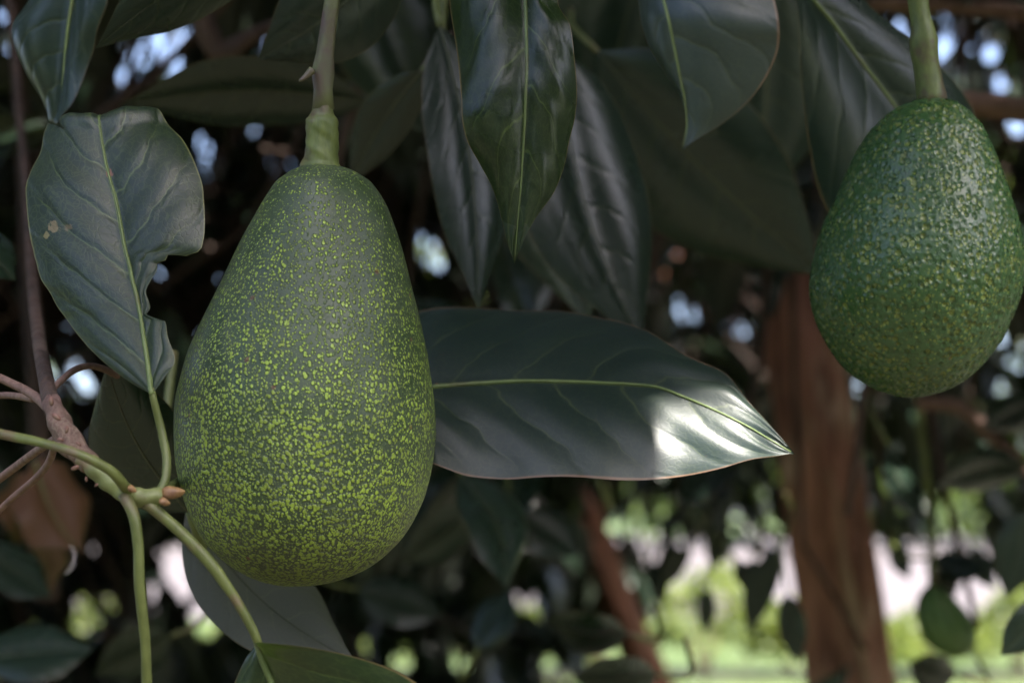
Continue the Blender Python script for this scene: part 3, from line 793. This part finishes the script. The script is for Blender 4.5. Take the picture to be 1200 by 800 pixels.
# bottom leaf, only its base in the frame
rows = [(303, 752, .515, 303, 752, 303, 752), (308, 770, .515, 290, 768, 355, 757), (314, 786, .515, 281, 785, 415, 769), (322, 806, .515, 270, 815, 478, 793), (340, 850, .515, 262, 870, 535, 850),
        (365, 910, .515, 285, 940, 540, 930), (400, 990, .515, 350, 1010, 490, 1010), (440, 1080, .515, 440, 1080, 440, 1080)]
hero_leaf(rows, .004, -.012, M['leaf_fresh'], tree_A, 'fresh green leaf cut by the bottom of the view, thin pale edge', nr=70, nc=21, rib=.0012, cup=.1,
          petiole=[(170, 588, .515, 7.5), (205, 617, .513, 7), (245, 658, .512, 6.6), (275, 700, .513, 6.2), (295, 735, .514, 5.6), (306, 762, .515, 4.6)])

# top-left dark leaf
rows = [(100, -110, .49, 100, -110, 100, -110), (93, -50, .49, 40, -50, 135, -60), (86, 0, .49, 29, 0, 133, 0), (80, 40, .49, 20, 34, 112, 43), (76, 82, .49, 26, 80, 94, 84), (73, 115, .49, 50, 125, 91, 120), (70, 150, .49, 70, 150, 70, 150)]
hero_leaf(rows, .012, -.008, M['leaf'], tree_A, 'dark leaf hanging above the chewed leaf with a ragged tip', nr=50, nc=15, rib=.001, cup=.2, wave=.002,
          petiole=[(130, -330, .56, 5), (110, -220, .52, 5), (100, -105, .49, 4)])

SIMPLE = [  # base, tip, width, depth base, depth tip, bend, label, asym, left depth, right depth
    ((345, -80), (111, 57), 95, .64, .62, 14, 'grey leaf pointing sideways at the top between stalk and dark leaf', .0, .02, -.01),
    ((470, -60), (302, 70), 120, .68, .66, -10, 'dark grey leaf behind the stalk of the largest fruit', .0, .015, -.01),
    ((430, 118), (140, 122), 84, .84, .80, 14, 'very dark leaf lying level behind the chewed leaf', .0, .02, -.02),
    ((222, 600), (125, 428), 118, .63, .60, -14, 'dull dark leaf below the chewed leaf, behind its petiole', .0, .01, .0),
    ((218, 590), (416, 776), 120, .66, .63, 22, 'greyish curled leaf under the largest fruit', .0, .03, -.02),
    ((515, 30), (560, 364), 98, .74, .72, -14, 'dark hanging leaf behind the pointed leaf, tip down', .0, .02, -.01),
    ((655, 60), (753, 404), 150, .80, .78, 20, 'dark hanging leaf with a dry brown tip above the broad leaf', .0, .02, -.02),
    ((600, 20), (690, 380), 150, .90, .91, 10, 'black shaded leaf behind the pointed leaf', .0, .01, -.02),
    ((700, 60), (962, 322), 185, .90, .89, 10, 'large shaded leaf reaching down to the trunk and round fruit', .0, -.02, .03),
    ((496, 82), (412, 216), 62, .76, .80, 8, 'small black leaf right beside the stalk of the largest fruit', .0, .0, .0),
    ((905, -30), (890, 250), 150, .96, .99, 0, 'shaded leaf between the folded leaf and the round fruit', .0, .02, -.02),
    ((760, -80), (700, 150), 170, 1.0, 1.01, 0, 'shaded leaf behind the grey folded leaf', .0, .02, -.02),
    ((420, -70), (500, 160), 140, 1.03, 1.05, 0, 'shaded green leaf behind the stalk and pointed leaf', .0, .02, -.02),
    ((700, 560), (640, 420), 70, 1.3, 1.3, 0, None, .0, .02, -.02),
    ((540, 555), (592, 690), 72, 1.05, 1.0, -18, 'bluish grey curved leaf below the broad leaf', .0, .03, -.03),
    ((735, 742), (640, 722), 52, 1.15, 1.1, -10, 'bluish grey leaf lying level before the thin leaning trunk', .0, .03, -.03),
    ((770, 790), (672, 790), 60, 1.15, 1.1, -8, 'grey leaf at the foot of the thin leaning trunk', .0, .03, -.03),
    ((915, 640), (877, 745), 36, 1.7, 1.7, 6, 'small leaf silhouette beside the thick trunk', .0, .0, .0),
    ((885, 655), (875, 690), 22, 1.7, 1.7, 0, None, .0, .0, .0),
    ((922, 695), (936, 778), 34, 1.5, 1.5, 0, 'bluish leaf close against the thick trunk', .0, .0, .0),
    ((830, 690), (826, 742), 22, 1.9, 1.9, 0, None, .0, .0, .0),
    ((862, 655), (898, 700), 24, 1.9, 1.9, 4, None, .0, .01, -.01),
    ((808, 640), (778, 690), 26, 2.3, 2.3, 4, None, .0, .01, -.01),
    ((760, 660), (775, 712), 24, 2.3, 2.3, -4, None, .0, .01, -.01),
    ((850, 620), (836, 668), 24, 2.4, 2.4, 4, None, .0, .01, -.01),
    ((1050, 625), (1066, 680), 26, 2.2, 2.2, 4, None, .0, .01, -.01),
    ((1140, 640), (1168, 690), 28, 2.0, 2.0, 4, None, .0, .01, -.01),
    ((1225, 700), (1172, 768), 50, .85, .85, -6, 'black leaf at the side of the small fruit', .0, .0, .0),
    ((1120, 790), (1065, 775), 50, 1.45, 1.4, -8, 'dark bluish leaf under the small fruit', .0, .02, -.02),
    ((1040, 520), (1088, 612), 34, 1.35, 1.3, 8, 'pale sheened leaf beside the small fruit stalk', .0, .02, -.02),
    ((1200, 545), (1096, 572), 52, 1.35, 1.3, 10, 'pale sheened leaf reaching towards the small fruit stalk', .0, .03, -.03),
    ((1095, 655), (1160, 662), 34, 1.5, 1.45, 6, 'grey leaf above the small fruit', .0, .02, -.02),
    ((1215, 470), (1150, 500), 46, 1.4, 1.35, 0, None, .0, .02, -.02),
    ((1205, 600), (1180, 700), 60, 1.2, 1.2, 0, 'dark hanging leaf beyond the small fruit', .0, .0, .0),
    ((560, 600), (470, 660), 60, 1.3, 1.3, 0, None, .0, .02, -.02),
    ((420, 690), (520, 720), 60, 1.5, 1.5, 0, None, .0, .02, -.02),
    ((610, 600), (680, 650), 60, 1.5, 1.5, 0, None, .0, .02, -.02),
    ((560, 760), (600, 690), 50, 1.3, 1.3, 0, None, .0, .02, -.02),
    ((-20, 640), (60, 700), 60, 1.1, 1.1, 0, None, .0, .02, -.02),
    ((-20, 770), (110, 760), 70, 1.0, 1.0, 0, None, .0, .02, -.02),
    ((200, 745), (110, 790), 60, 1.2, 1.2, 0, None, .0, .02, -.02),
    ((-30, 270), (18, 330), 50, .75, .75, 0, None, .0, .02, -.02),
]
for b, tp_, w, d0, d1, bend, lab, asym, dl, dr in SIMPLE:
    rr = auto_rows(b, tp_, w, d0, d1, bend, 11, asym)
    sh = np.array([float(leaf_width(np.array(t))) for t in np.linspace(0, 1, 11)])
    bw = P(b[0], b[1], d0)
    hub = limb_pts_A[np.argmin(np.linalg.norm(limb_pts_A - (bw + np.array((0, .25, .35))), axis=1))]
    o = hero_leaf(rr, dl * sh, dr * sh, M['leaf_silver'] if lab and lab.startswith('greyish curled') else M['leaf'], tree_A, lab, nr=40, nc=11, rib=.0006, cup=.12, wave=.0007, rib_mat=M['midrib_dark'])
    ax = (np.array(tp_) - np.array(b)); ax = ax / np.hypot(*ax)
    q = P(b[0] - ax[0]*40, b[1] - ax[1]*40, d0 + .01)
    if d0 < .8:
        tube('petiole', [q + np.array((0, .02, .05)), q, bw], [.0018, .0017, .0014], M['petiole'], o, 8, 12)
    else:
        tube('petiole', [q + np.array((0, .04, .02)), q, bw], [.002, .0018, .0014], M['petiole'], o, 8, 12)

# ------------------------------------------------------------------ near shoot
a, r = px_path([(-60, -160, 1.1, 5), (5, -20, 1.05, 5), (22, 130, .98, 5), (32, 240, .88, 5.5), (38, 330, .77, 6.5), (46, 400, .66, 8), (55, 450, .565, 9.5), (62, 482, .54, 11)])
tube('twig', a, r, M['bark_dark'], tree_A, 12, 50, label='woody brown twig that carries the near green shoot')
a, r = px_path([(60, 470, .543, 10), (68, 492, .533, 13), (80, 515, .528, 15), (94, 533, .525, 13.5), (106, 543, .5225, 11.5)])
tube('twig', a, r, M['twig_pink'], tree_A, 18, 40, ridge=lambda t, an: 1 + .10 * np.sin(19 * t + an * 2) + .08 * np.sin(5 * an + 9 * t), label='knotty pinkish brown end of the twig where the green shoot starts')
a, r = px_path([(98, 536, .524, 11.5), (120, 556, .52, 12), (145, 576, .517, 11.5), (165, 583, .515, 11), (190, 581, .515, 9.5)])
shoot = tube('shoot', a, r, M['shoot'], tree_A, 16, 40, ridge=lambda t, an: 1 + .07 * np.sin(31 * t + an * 2) + .05 * np.sin(4 * an + 9 * t), label='pale green shoot with reddish scars and orange bud')
def bump_blob(name, px, py, d, rx, ry, mat, parent, rz=0.0, seed=0, point=0.0):
    n, m_ = 10, 14
    c = P(px, py, d); V = []
    for i in range(n + 1):
        th = math.pi * i / n
        for j in range(m_):
            ph = 2 * math.pi * j / m_
            w = (1 + .16 * math.sin(3 * ph + seed) * math.sin(2 * th)) * (1 + .38 * point * -math.cos(th))
            x = rx * math.cos(th); y = ry * math.sin(th) * math.cos(ph) * w; z = ry * math.sin(th) * math.sin(ph) * w
            xr = x * math.cos(rz) - y * math.sin(rz); yr = x * math.sin(rz) + y * math.cos(rz)
            V.append(c + (RT * xr - UP * yr + FW * z) * d / FPX)
    return mesh_obj(name, V, grid_faces(n + 1, m_, True), mat, parent, origin=c)
bump_blob('bud', 203, 577, .515, 14, 7.5, M['bud'], shoot, -.1, 1, 1.0)
bump_blob('bud', 193, 588, .511, 7, 4.6, M['bud'], shoot, .3, 2, .9)
bump_blob('bud', 155, 573, .508, 6, 4, M['bud'], shoot, .5, 3, .9)
M['scar'] = stem_material('leaf_scar', (0.13, 0.055, 0.042), (0.17, 0.08, 0.06), (0.15, 0.11, 0.075), 600.0)
for i, (x, y, s) in enumerate(((66, 488, 8), (78, 503, 6), (88, 548, 6.5), (92, 520, 5), (101, 561, 4), (113, 568, 3.6), (108, 540, 4), (60, 470, 7), (84, 528, 5), (71, 515, 5))):
    bump_blob('leaf_scar', x, y, .5155, s * .8, s * .4, M['scar'], shoot, .7 + i, i)
a, r = px_path([(-60, 494, .52, 5.2), (0, 508, .515, 5.4), (50, 519, .508, 5.6), (95, 533, .503, 6), (130, 552, .505, 6.2), (150, 575, .512, 6.5)])
tube('petiole', a, r, M['petiole'], shoot, 12, 34)
a, r = px_path([(146, 580, .512, 8), (157, 605, .509, 7.5), (162, 640, .508, 6.8), (164, 690, .508, 6.2), (170, 750, .51, 6), (173, 820, .513, 6)])
tube('petiole', a, r, M['petiole'], shoot, 12, 34)
a, r = px_path([(186, 582, .522, 7), (198, 572, .545, 6.5), (212, 564, .585, 6), (240, 548, .64, 6)])
tube('petiole', a, r, M['petiole'], shoot, 10, 14)
# older bare twigs round the shoot
for pts in ([(62, 455, .56, 4), (88, 433, .575, 4), (115, 430, .59, 4), (150, 448, .61, 4), (180, 473, .63, 4), (215, 510, .66, 4)],
            [(-40, 590, .60, 5), (10, 553, .585, 5), (45, 527, .56, 5), (75, 508, .54, 5)],
            [(-40, 640, .58, 4), (5, 592, .57, 4), (40, 562, .56, 4.5), (58, 540, .55, 4.5), (66, 510, .535, 4.5)],
            [(95, 530, .53, 6), (118, 545, .535, 5), (138, 562, .54, 4)],
            [(-30, 430, .585, 5), (5, 445, .58, 5), (38, 462, .57, 5.5), (58, 480, .55, 6)],
            [(-30, 465, .62, 4), (10, 463, .60, 4), (40, 468, .58, 4)]):
    a, r = px_path(pts)
    tube('twig', a, r, M['twig'], tree_A, 10, 26)
# blurred limbs among the foliage
for pts in ([(10, -80, 1.6, 8), (24, 120, 1.6, 9), (35, 300, 1.55, 10), (45, 480, 1.5, 12), (55, 700, 1.5, 14)],
            [(225, -30, 1.1, 13), (245, 40, 1.1, 14), (262, 62, 1.1, 13), (300, 40, 1.1, 9), (370, 10, 1.12, 8), (470, -40, 1.2, 8)],
            [(1110, 118, 1.25, 14), (1170, 124, 1.25, 15), (1240, 128, 1.25, 16), (1400, 100, 1.4, 18)],
            [(1020, 5, 1.3, 8), (1120, 8, 1.3, 9), (1240, 18, 1.3, 9)],
            [(1075, 470, 1.5, 8), (1130, 480, 1.5, 9), (1180, 530, 1.5, 9), (1260, 590, 1.5, 9)],
            [(530, 38, .79, 3.5), (508, 62, .785, 3.5), (490, 90, .78, 3.2)]):
    a, r = px_path(pts)
    tube('branch', a, r, M['bark_dark'] if pts[0][0] < 600 else M['twig'], tree_A, 14, 34, ridge=ridged(3, .05, pts[0][0]))

# dry brown leaves caught on the limb
for i, (b, tp_, w, d) in enumerate((((40, 540), (95, 650), 90, 1.15), ((70, 560), (10, 640), 80, 1.2), ((60, 600), (58, 700), 50, 1.2))):
    sh = np.array([float(leaf_width(np.array(t))) for t in np.linspace(0, 1, 9)])
    hero_leaf(auto_rows(b, tp_, w, d, d - .03, 8, 9), .03 * sh, -.02 * sh, M['leaf_dead'], tree_A, 'dry brown leaf caught on the limb' if i == 0 else None, nr=30, nc=9, rib=.001, cup=.3, wave=.004)

# ------------------------------------------------------------------ fruit
def fruit(name, prof, depth, mat, label, group, stalk, stalk_mats, nr=260, ns=340, wob=0.018):
    """prof: (py, centre px, half width px) from the stem to the blossom end"""
    pr = np.array(prof, float); kk = depth / FPX
    s = np.concatenate(([0], np.cumsum(np.hypot(np.diff(pr[:, 0]), np.diff(pr[:, 2])))))
    u = np.linspace(0, s[-1], nr)
    y = catmull(np.column_stack((pr[:, 0], pr[:, 2], pr[:, 1])), 6 * nr)
    ss = np.concatenate(([0], np.cumsum(np.hypot(np.diff(y[:, 0]), np.diff(y[:, 1]))))); uu = np.linspace(0, ss[-1], nr)
    yy = np.interp(uu, ss, y[:, 0]); hw = np.maximum(np.interp(uu, ss, y[:, 1]), 0); cx = np.interp(uu, ss, y[:, 2])
    hw[0] = hw[-1] = 0
    bot = P(pr[-1, 1], pr[-1, 0], depth)
    th = np.linspace(0, 2*math.pi, ns, endpoint=False)
    V = np.zeros((nr, ns, 3))
    for i in range(nr):
        c = P(cx[i], yy[i], depth)
        V[i] = c + hw[i] * kk * (np.cos(th)[:, None] * RT + np.sin(th)[:, None] * FW)
    if wob:
        cc = V.mean(axis=(0, 1)); ax_ = V.mean(axis=1)
        for i in range(nr):
            for j in range(ns):
                p = V[i, j]
                q = mnoise.noise(Vector((p - cc) * 32)) * .7 + mnoise.noise(Vector((p - cc) * 75 + 3)) * .3
                V[i, j] = ax_[i] + (p - ax_[i]) * (1 + wob * q)
    root = empty(name, bot, label, 'avocado', group)
    mesh_obj('fruit_body', V.reshape(-1, 3), grid_faces(nr, ns, True), mat, root)
    for nm, pts, mt, rg in stalk:
        a, r = px_path(pts)
        tube(nm, a, r, stalk_mats[mt], root, 28, 70, ridge=rg)
    return root

def knobbly(seed):
    return lambda t, an: 1 + .025 * np.sin(17 * t + 2 * an + seed) + .04 * np.sin(3 * an + 8 * t + seed) + .018 * np.sin(37 * t + 5 * an)

SM = [M['stalk_upper'], M['stalk']]
D1 = .57
lim1 = np.array((-0.20, .685, 1.925))
lx, ly, ld = [float(q) for q in project(lim1)]
fA = fruit('avocado', [(192.5, 377, 0), (193.0, 377, 10), (195, 377, 22), (200, 378, 36), (207, 379, 47), (214, 379.5, 56), (228, 380, 66), (245, 379.5, 75.5), (277, 376, 90), (310, 373, 103), (342, 369.5, 114.5),
      (375, 366, 127), (407, 362, 138), (440, 359.5, 145.5), (465, 358.5, 150.5), (495, 358.5, 152.5), (527, 358, 151), (560, 358, 146), (592, 357.5, 136.5), (625, 356, 119),
      (650, 355, 97), (667, 354, 74), (679, 351, 46), (684, 349, 22), (685.5, 348, 0)], D1, M['fruit_a'],
      'large pear-shaped avocado covered in yellow green speckles', None,
      [('stalk', [(lx, ly, ld, 9), (420, -180, .61, 9), (393, -40, .575, 9), (389, 0, D1, 9.4), (385, 28, D1, 9.6), (382, 52, D1, 10), (379, 76, D1, 11.5), (378, 86, D1, 13.8), (378, 91, D1, 12.4), (378, 97, D1, 11.2), (378.5, 112, D1, 11), (378.5, 128, D1, 12.6)], 0, knobbly(1)),
       ('stalk_collar', [(378.5, 124, D1, 11.5), (378, 134, D1, 14), (378, 141, D1, 18.6), (377.5, 150, D1, 19.4), (377, 165, D1, 19), (376.5, 182, D1, 20.3), (376.2, 190, D1, 21.6), (376, 195, D1, 23.6), (376, 201, D1, 22)], 1, knobbly(2))], SM)
a, r = px_path([(366, 82, D1 - .004, 5), (358, 90, D1 - .005, 3.5), (351, 95, D1 - .006, 1.6)])
tube('bract', a, r, M['stalk_upper'], fA, 8, 8)

D2 = .63
lim2 = np.array((0.165, .665, 1.85)); lx, ly, ld = [float(q) for q in project(lim2)]
fB = fruit('avocado', [(116, 1092, 0), (116.4, 1092, 9), (118, 1092, 20), (123, 1091, 33), (131, 1089, 45), (150, 1086, 63), (168, 1084.5, 74), (187, 1083, 83.5), (225, 1081.5, 98), (262, 1078.5, 112), (300, 1076, 120.5),
      (325, 1073.5, 122.7), (345, 1071.5, 121), (362, 1070, 116.5), (382, 1069, 109), (400, 1068.5, 100), (420, 1068, 86.5), (437, 1067.5, 71), (450, 1068, 53), (459, 1068, 34), (464, 1068, 15), (465.3, 1068, 0)], D2, M['fruit_b'],
      'rounded dark green avocado with pebbly glossy skin, hanging before the trunk', None,
      [('stalk', [(lx, ly, ld, 10), (1075, -120, .635, 11), (1074, -30, D2, 11.5), (1075, 0, D2, 12), (1078, 20, D2, 12), (1080.5, 34, D2, 14), (1081.5, 45, D2, 17.2), (1082, 57, D2, 17.4), (1083.5, 66, D2, 15.8), (1085, 76, D2, 15.5), (1088, 95, D2, 16), (1090.5, 109, D2, 16.8), (1091.5, 116, D2, 19), (1092, 124, D2, 18)], 1, knobbly(4))], SM, wob=.006)

D3 = 1.6
fC = fruit('avocado', [(684, 1093, 0), (684.5, 1093, 3), (687, 1093.5, 8), (693, 1095, 15), (702, 1098, 22.5), (713, 1102, 28.5), (725, 1106, 32), (737, 1110, 33), (748, 1113, 31), (758, 1116, 25.5), (765, 1118, 17), (768.5, 1119, 8), (769.5, 1119, 0)], D3, M['fruit_c'],
      'small smooth young green avocado on a long thin stalk', None,
      [('stalk', [(1068, 330, 1.62, 4), (1074, 430, 1.6, 4), (1079, 500, 1.6, 4.2), (1086, 560, 1.6, 4.6), (1092, 620, 1.6, 5), (1093, 660, 1.6, 5), (1093, 688, 1.6, 5.6)], 1, knobbly(6))], SM, nr=60, ns=60, wob=.006)

# ------------------------------------------------------------------ further avocado trees
def far_avocado(base, lean, h, r, centre, radii, nsh, zmin, label, bark, seed, nl=7, L=(0.11, 0.19), path=None, shell=.45):
    base = np.array(base, float)
    t = empty('avocado_tree', base, label, 'tree')
    if path is None:
        path = [base, base + np.array((lean[0]*.3, lean[1]*.3, h*.35)), base + np.array((lean[0]*.7, lean[1]*.7, h*.7)), base + np.array((lean[0], lean[1], h))]
    path = np.array(path)
    rr = np.linspace(r * 1.25, r * .8, len(path))
    lp = limb_tree(t, path, rr, auto_limbs(path[-1], centre, radii, nl, r), bark, seed)
    build_crown(t, centre, radii, nsh, zmin, lp, near=1.6, L=L, shell=shell)
    return t

q1, q2 = P(700, 640, 5.2), P(765, 800, 5.2)
bC = q2 + (q2 - q1) / (q1[2] - q2[2]) * (q2[2] - 0.0); bC[2] = 0
dz = (q1 - q2) / (q1[2] - q2[2])
far_avocado(bC, None, None, .05, np.array((-.1, 6.2, 2.75)), np.array((2.6, 2.0, 1.6)), 1300, 1.18,
            'avocado tree with a thin reddish trunk leaning away from the thick trunk', M['bark_red'], 2.2,
            path=[bC, bC + dz * .5, q2, q1, q1 + dz * .55 + np.array((.03, .05, 0))])
far_avocado((-2.3, 4.3, 0), (.25, .1), 1.7, .06, np.array((-1.7, 4.2, 2.0)), np.array((2.0, 1.9, 1.7)), 1500, .70,
            'avocado tree with low dark foliage behind the chewed leaf', M['bark_dark'], 3.1, shell=.35)
far_avocado((2.9, 7.2, 0), (-.2, .1), 1.9, .07, np.array((2.6, 7.0, 2.9)), np.array((2.2, 2.0, 1.8)), 950, 1.2,
            'avocado tree beyond the small fruit, foliage open to the yard', M['bark_dark'], 4.4)
far_avocado((-1.2, 9.6, 0), (.1, .2), 2.0, .08, np.array((-1.6, 9.6, 2.9)), np.array((3.4, 2.0, 2.2)), 1300, .8,
            'avocado tree deep in shade beyond the low foliage', M['bark_dark'], 5.0)

far_avocado((-.75, 6.9, 0), (.05, .1), .9, .03, np.array((-.75, 6.9, 1.2)), np.array((1.25, .7, .75)), 420, .55,
            'low bushy young avocado tree under the thin leaning trunk', M['bark_dark'], 6.0, nl=6, shell=.2)
far_avocado((-2.3, 6.4, 0), (.05, .1), .9, .03, np.array((-2.3, 6.4, 1.2)), np.array((1.1, .7, .8)), 380, .5,
            'low bushy young avocado tree behind the green shoot', M['bark_dark'], 6.6, nl=6, shell=.2)
# unseen trees added round the fruiting tree to block low sky and shade ground
for x, y, h, lab in ((-3.6, -4.4, 2.6, 'unseen avocado tree added for shade, opposite the chewed leaf'), (.6, -5.6, 2.8, 'unseen avocado tree added for shade, straight across from the fruit'),
                     (4.4, -4.6, 2.6, 'unseen avocado tree added for shade, across from the round fruit'), (-5.6, .6, 2.6, 'unseen avocado tree added for shade, past the green shoot'), (5.9, .4, 2.6, 'unseen avocado tree added for shade, past the round fruit')):
    far_avocado((x, y, 0), (.1, .1), 1.7, .08, np.array((x, y, h)), np.array((2.4, 2.2, 2.0)), 800, .7, lab, M['bark_dark'], x, L=(.14, .22))

# ------------------------------------------------------------------ shrubs in the bed across the lawn
QUAD = [leaf_template(4, 3, .3, .4, .05, seed=50), leaf_template(4, 3, .1, .6, .05, seed=51)]
def shrub(x, y, r, h, n, label):
    t = empty('shrub', (x, y, 0.01), label, 'shrub', 'low shrubs in the bed before the pale yard')
    c = np.array((x, y, h * .45))
    d = unit(rng.normal(size=(n, 3))); d[:, 2] = np.abs(d[:, 2]) * 1.2 - .35
    lump = 1 + .22 * np.sin(5 * d[:, 0] + x * 7) * np.cos(4 * d[:, 2] + y) + .1 * np.sin(11 * d[:, 1] + x)
    p = c + d * rng.uniform(.45, 1, n)[:, None] ** .6 * lump[:, None] * np.array((r, r, h * .6))
    p[:, 2] = np.maximum(p[:, 2], .03)
    al = d + rng.normal(size=(n, 3)) * .6
    L = rng.uniform(.05, .10, n)
    lv = Leaves(p, al, np.array((0, 0, 1.0)) + rng.normal(size=(n, 3)) * .6 + d * .5, L, L * .3)
    o = leaves_mesh('foliage', lv, M['shrub'], t, QUAD)
    for i in range(6):
        an = i * 1.05 + x; e = np.array((x + math.cos(an) * r * .6, y + math.sin(an) * r * .6, h * .7))
        tube('stem', [np.array((x + .03 * math.cos(an), y + .03 * math.sin(an), .0)), (np.array((x, y, h * .3)) + e) / 2, e], [.012, .009, .004], M['twig'], t, 6, 8)
xs = np.arange(-6.2, 6.3, .78)
for i, x in enumerate(xs):
    shrub(x + rng.uniform(-.15, .15), 16.4 + rng.uniform(-.35, .45), rng.uniform(.34, .60), rng.uniform(.40, 1.0), 1300, 'low light green shrub in the sunny bed beyond the lawn')

# grass across the sunny lawn
n = 26000
gx = rng.uniform(-7, 7, n); gy = rng.uniform(11.5, 25, n)
keep = ~((gy > 15.9) & (gy < 17.05)); gx = gx[keep]; gy = gy[keep]; n = len(gx)
gh = rng.uniform(.03, .075, n); ga = rng.uniform(0, 6.28, n); gw = rng.uniform(.006, .012, n)
b = np.stack((gx, gy, np.zeros(n)), 1); sd = np.stack((np.cos(ga), np.sin(ga), np.zeros(n)), 1)
lean = rng.normal(size=(n, 3)) * .02; lean[:, 2] = gh
V = np.stack((b - sd * gw[:, None], b + sd * gw[:, None], b + lean), 1).reshape(-1, 3)
mesh_obj('grass', V, np.arange(3 * n).reshape(-1, 3), M['grass'], origin=(0, 0, 0), tint=np.repeat(rng.uniform(0, 1, n), 3), kind='stuff')
bpy.data.objects['grass']["label"] = 'short sunlit lawn grass beyond the trees'
bpy.data.objects['grass']["category"] = 'grass'

# ------------------------------------------------------------------ trees beyond the yard
FARQ = [leaf_template(4, 3, .2, .4, .05, seed=60)]
far_labels = ['broad sunlit tree', 'tall open tree', 'low round tree', 'dense dark tree', 'tall yellowish tree', 'wide low tree', 'narrow tree', 'leafy tree', 'bright green tree']
for i, (x, y, h, r) in enumerate(((-24, 78, 8.5, 5.5), (-15, 84, 10.5, 5.0), (-4, 80, 16.5, 4.8), (1, 82, 8.5, 5.2), (9, 77, 7.5, 4.8), (17, 80, 7.0, 5.2), (25, 79, 9.0, 5.2), (31, 90, 10.0, 5.0), (6.9, 21, 7.2, 2.5))):
    t = empty('broadleaf_tree', (x, y, 0), far_labels[i] + (' standing in the row beyond the pale yard' if y > 70 else ' on the lawn before the pale yard'), 'tree', 'trees round the yard')
    tube('trunk', [(x, y, 0), (x + .2, y, h * .3), (x + .1, y + .1, h * .55)], [.28, .22, .15], M['bark_dark'], t, 12, 14)
    for j in range(5):
        an = j * 1.26 + i; e = np.array((x + math.cos(an) * r * .6, y + math.sin(an) * r * .6, h * rng.uniform(.6, .85)))
        tube('branch', [np.array((x + .2, y, h * .3)), (np.array((x, y, h * .45)) + e) / 2, e], [.14, .09, .04], M['bark_dark'], t, 8, 10)
    nb = 26; cl = unit(rng.normal(size=(nb, 3))) * rng.uniform(.45, 1, (nb, 1)) * np.array((r, r, h * .45)) + np.array((x, y, h * .48))
    n = 10000 if i == 2 else 5200
    w = rng.integers(0, nb, n); p = cl[w] + rng.normal(size=(n, 3)) * np.array((.8, .8, .6)) * (1 if y > 70 else .45)
    p[:, 2] = np.maximum(p[:, 2], .5)
    L = rng.uniform(.28, .5, n) * (1 if y > 70 else .4)
    lv = Leaves(p, rng.normal(size=(n, 3)) + np.array((0, 0, -.3)), np.array((0, 0, 1.0)) + rng.normal(size=(n, 3)) * .7, L, L * .36)
    kp = np.ones(n, bool)
    hx_, hy_, hd_ = project(lv.centre())
    o = leaves_mesh('crown', lv.take(kp), M['shrub'] if i in (2, 8) else M['far_leaf'], t, FARQ)
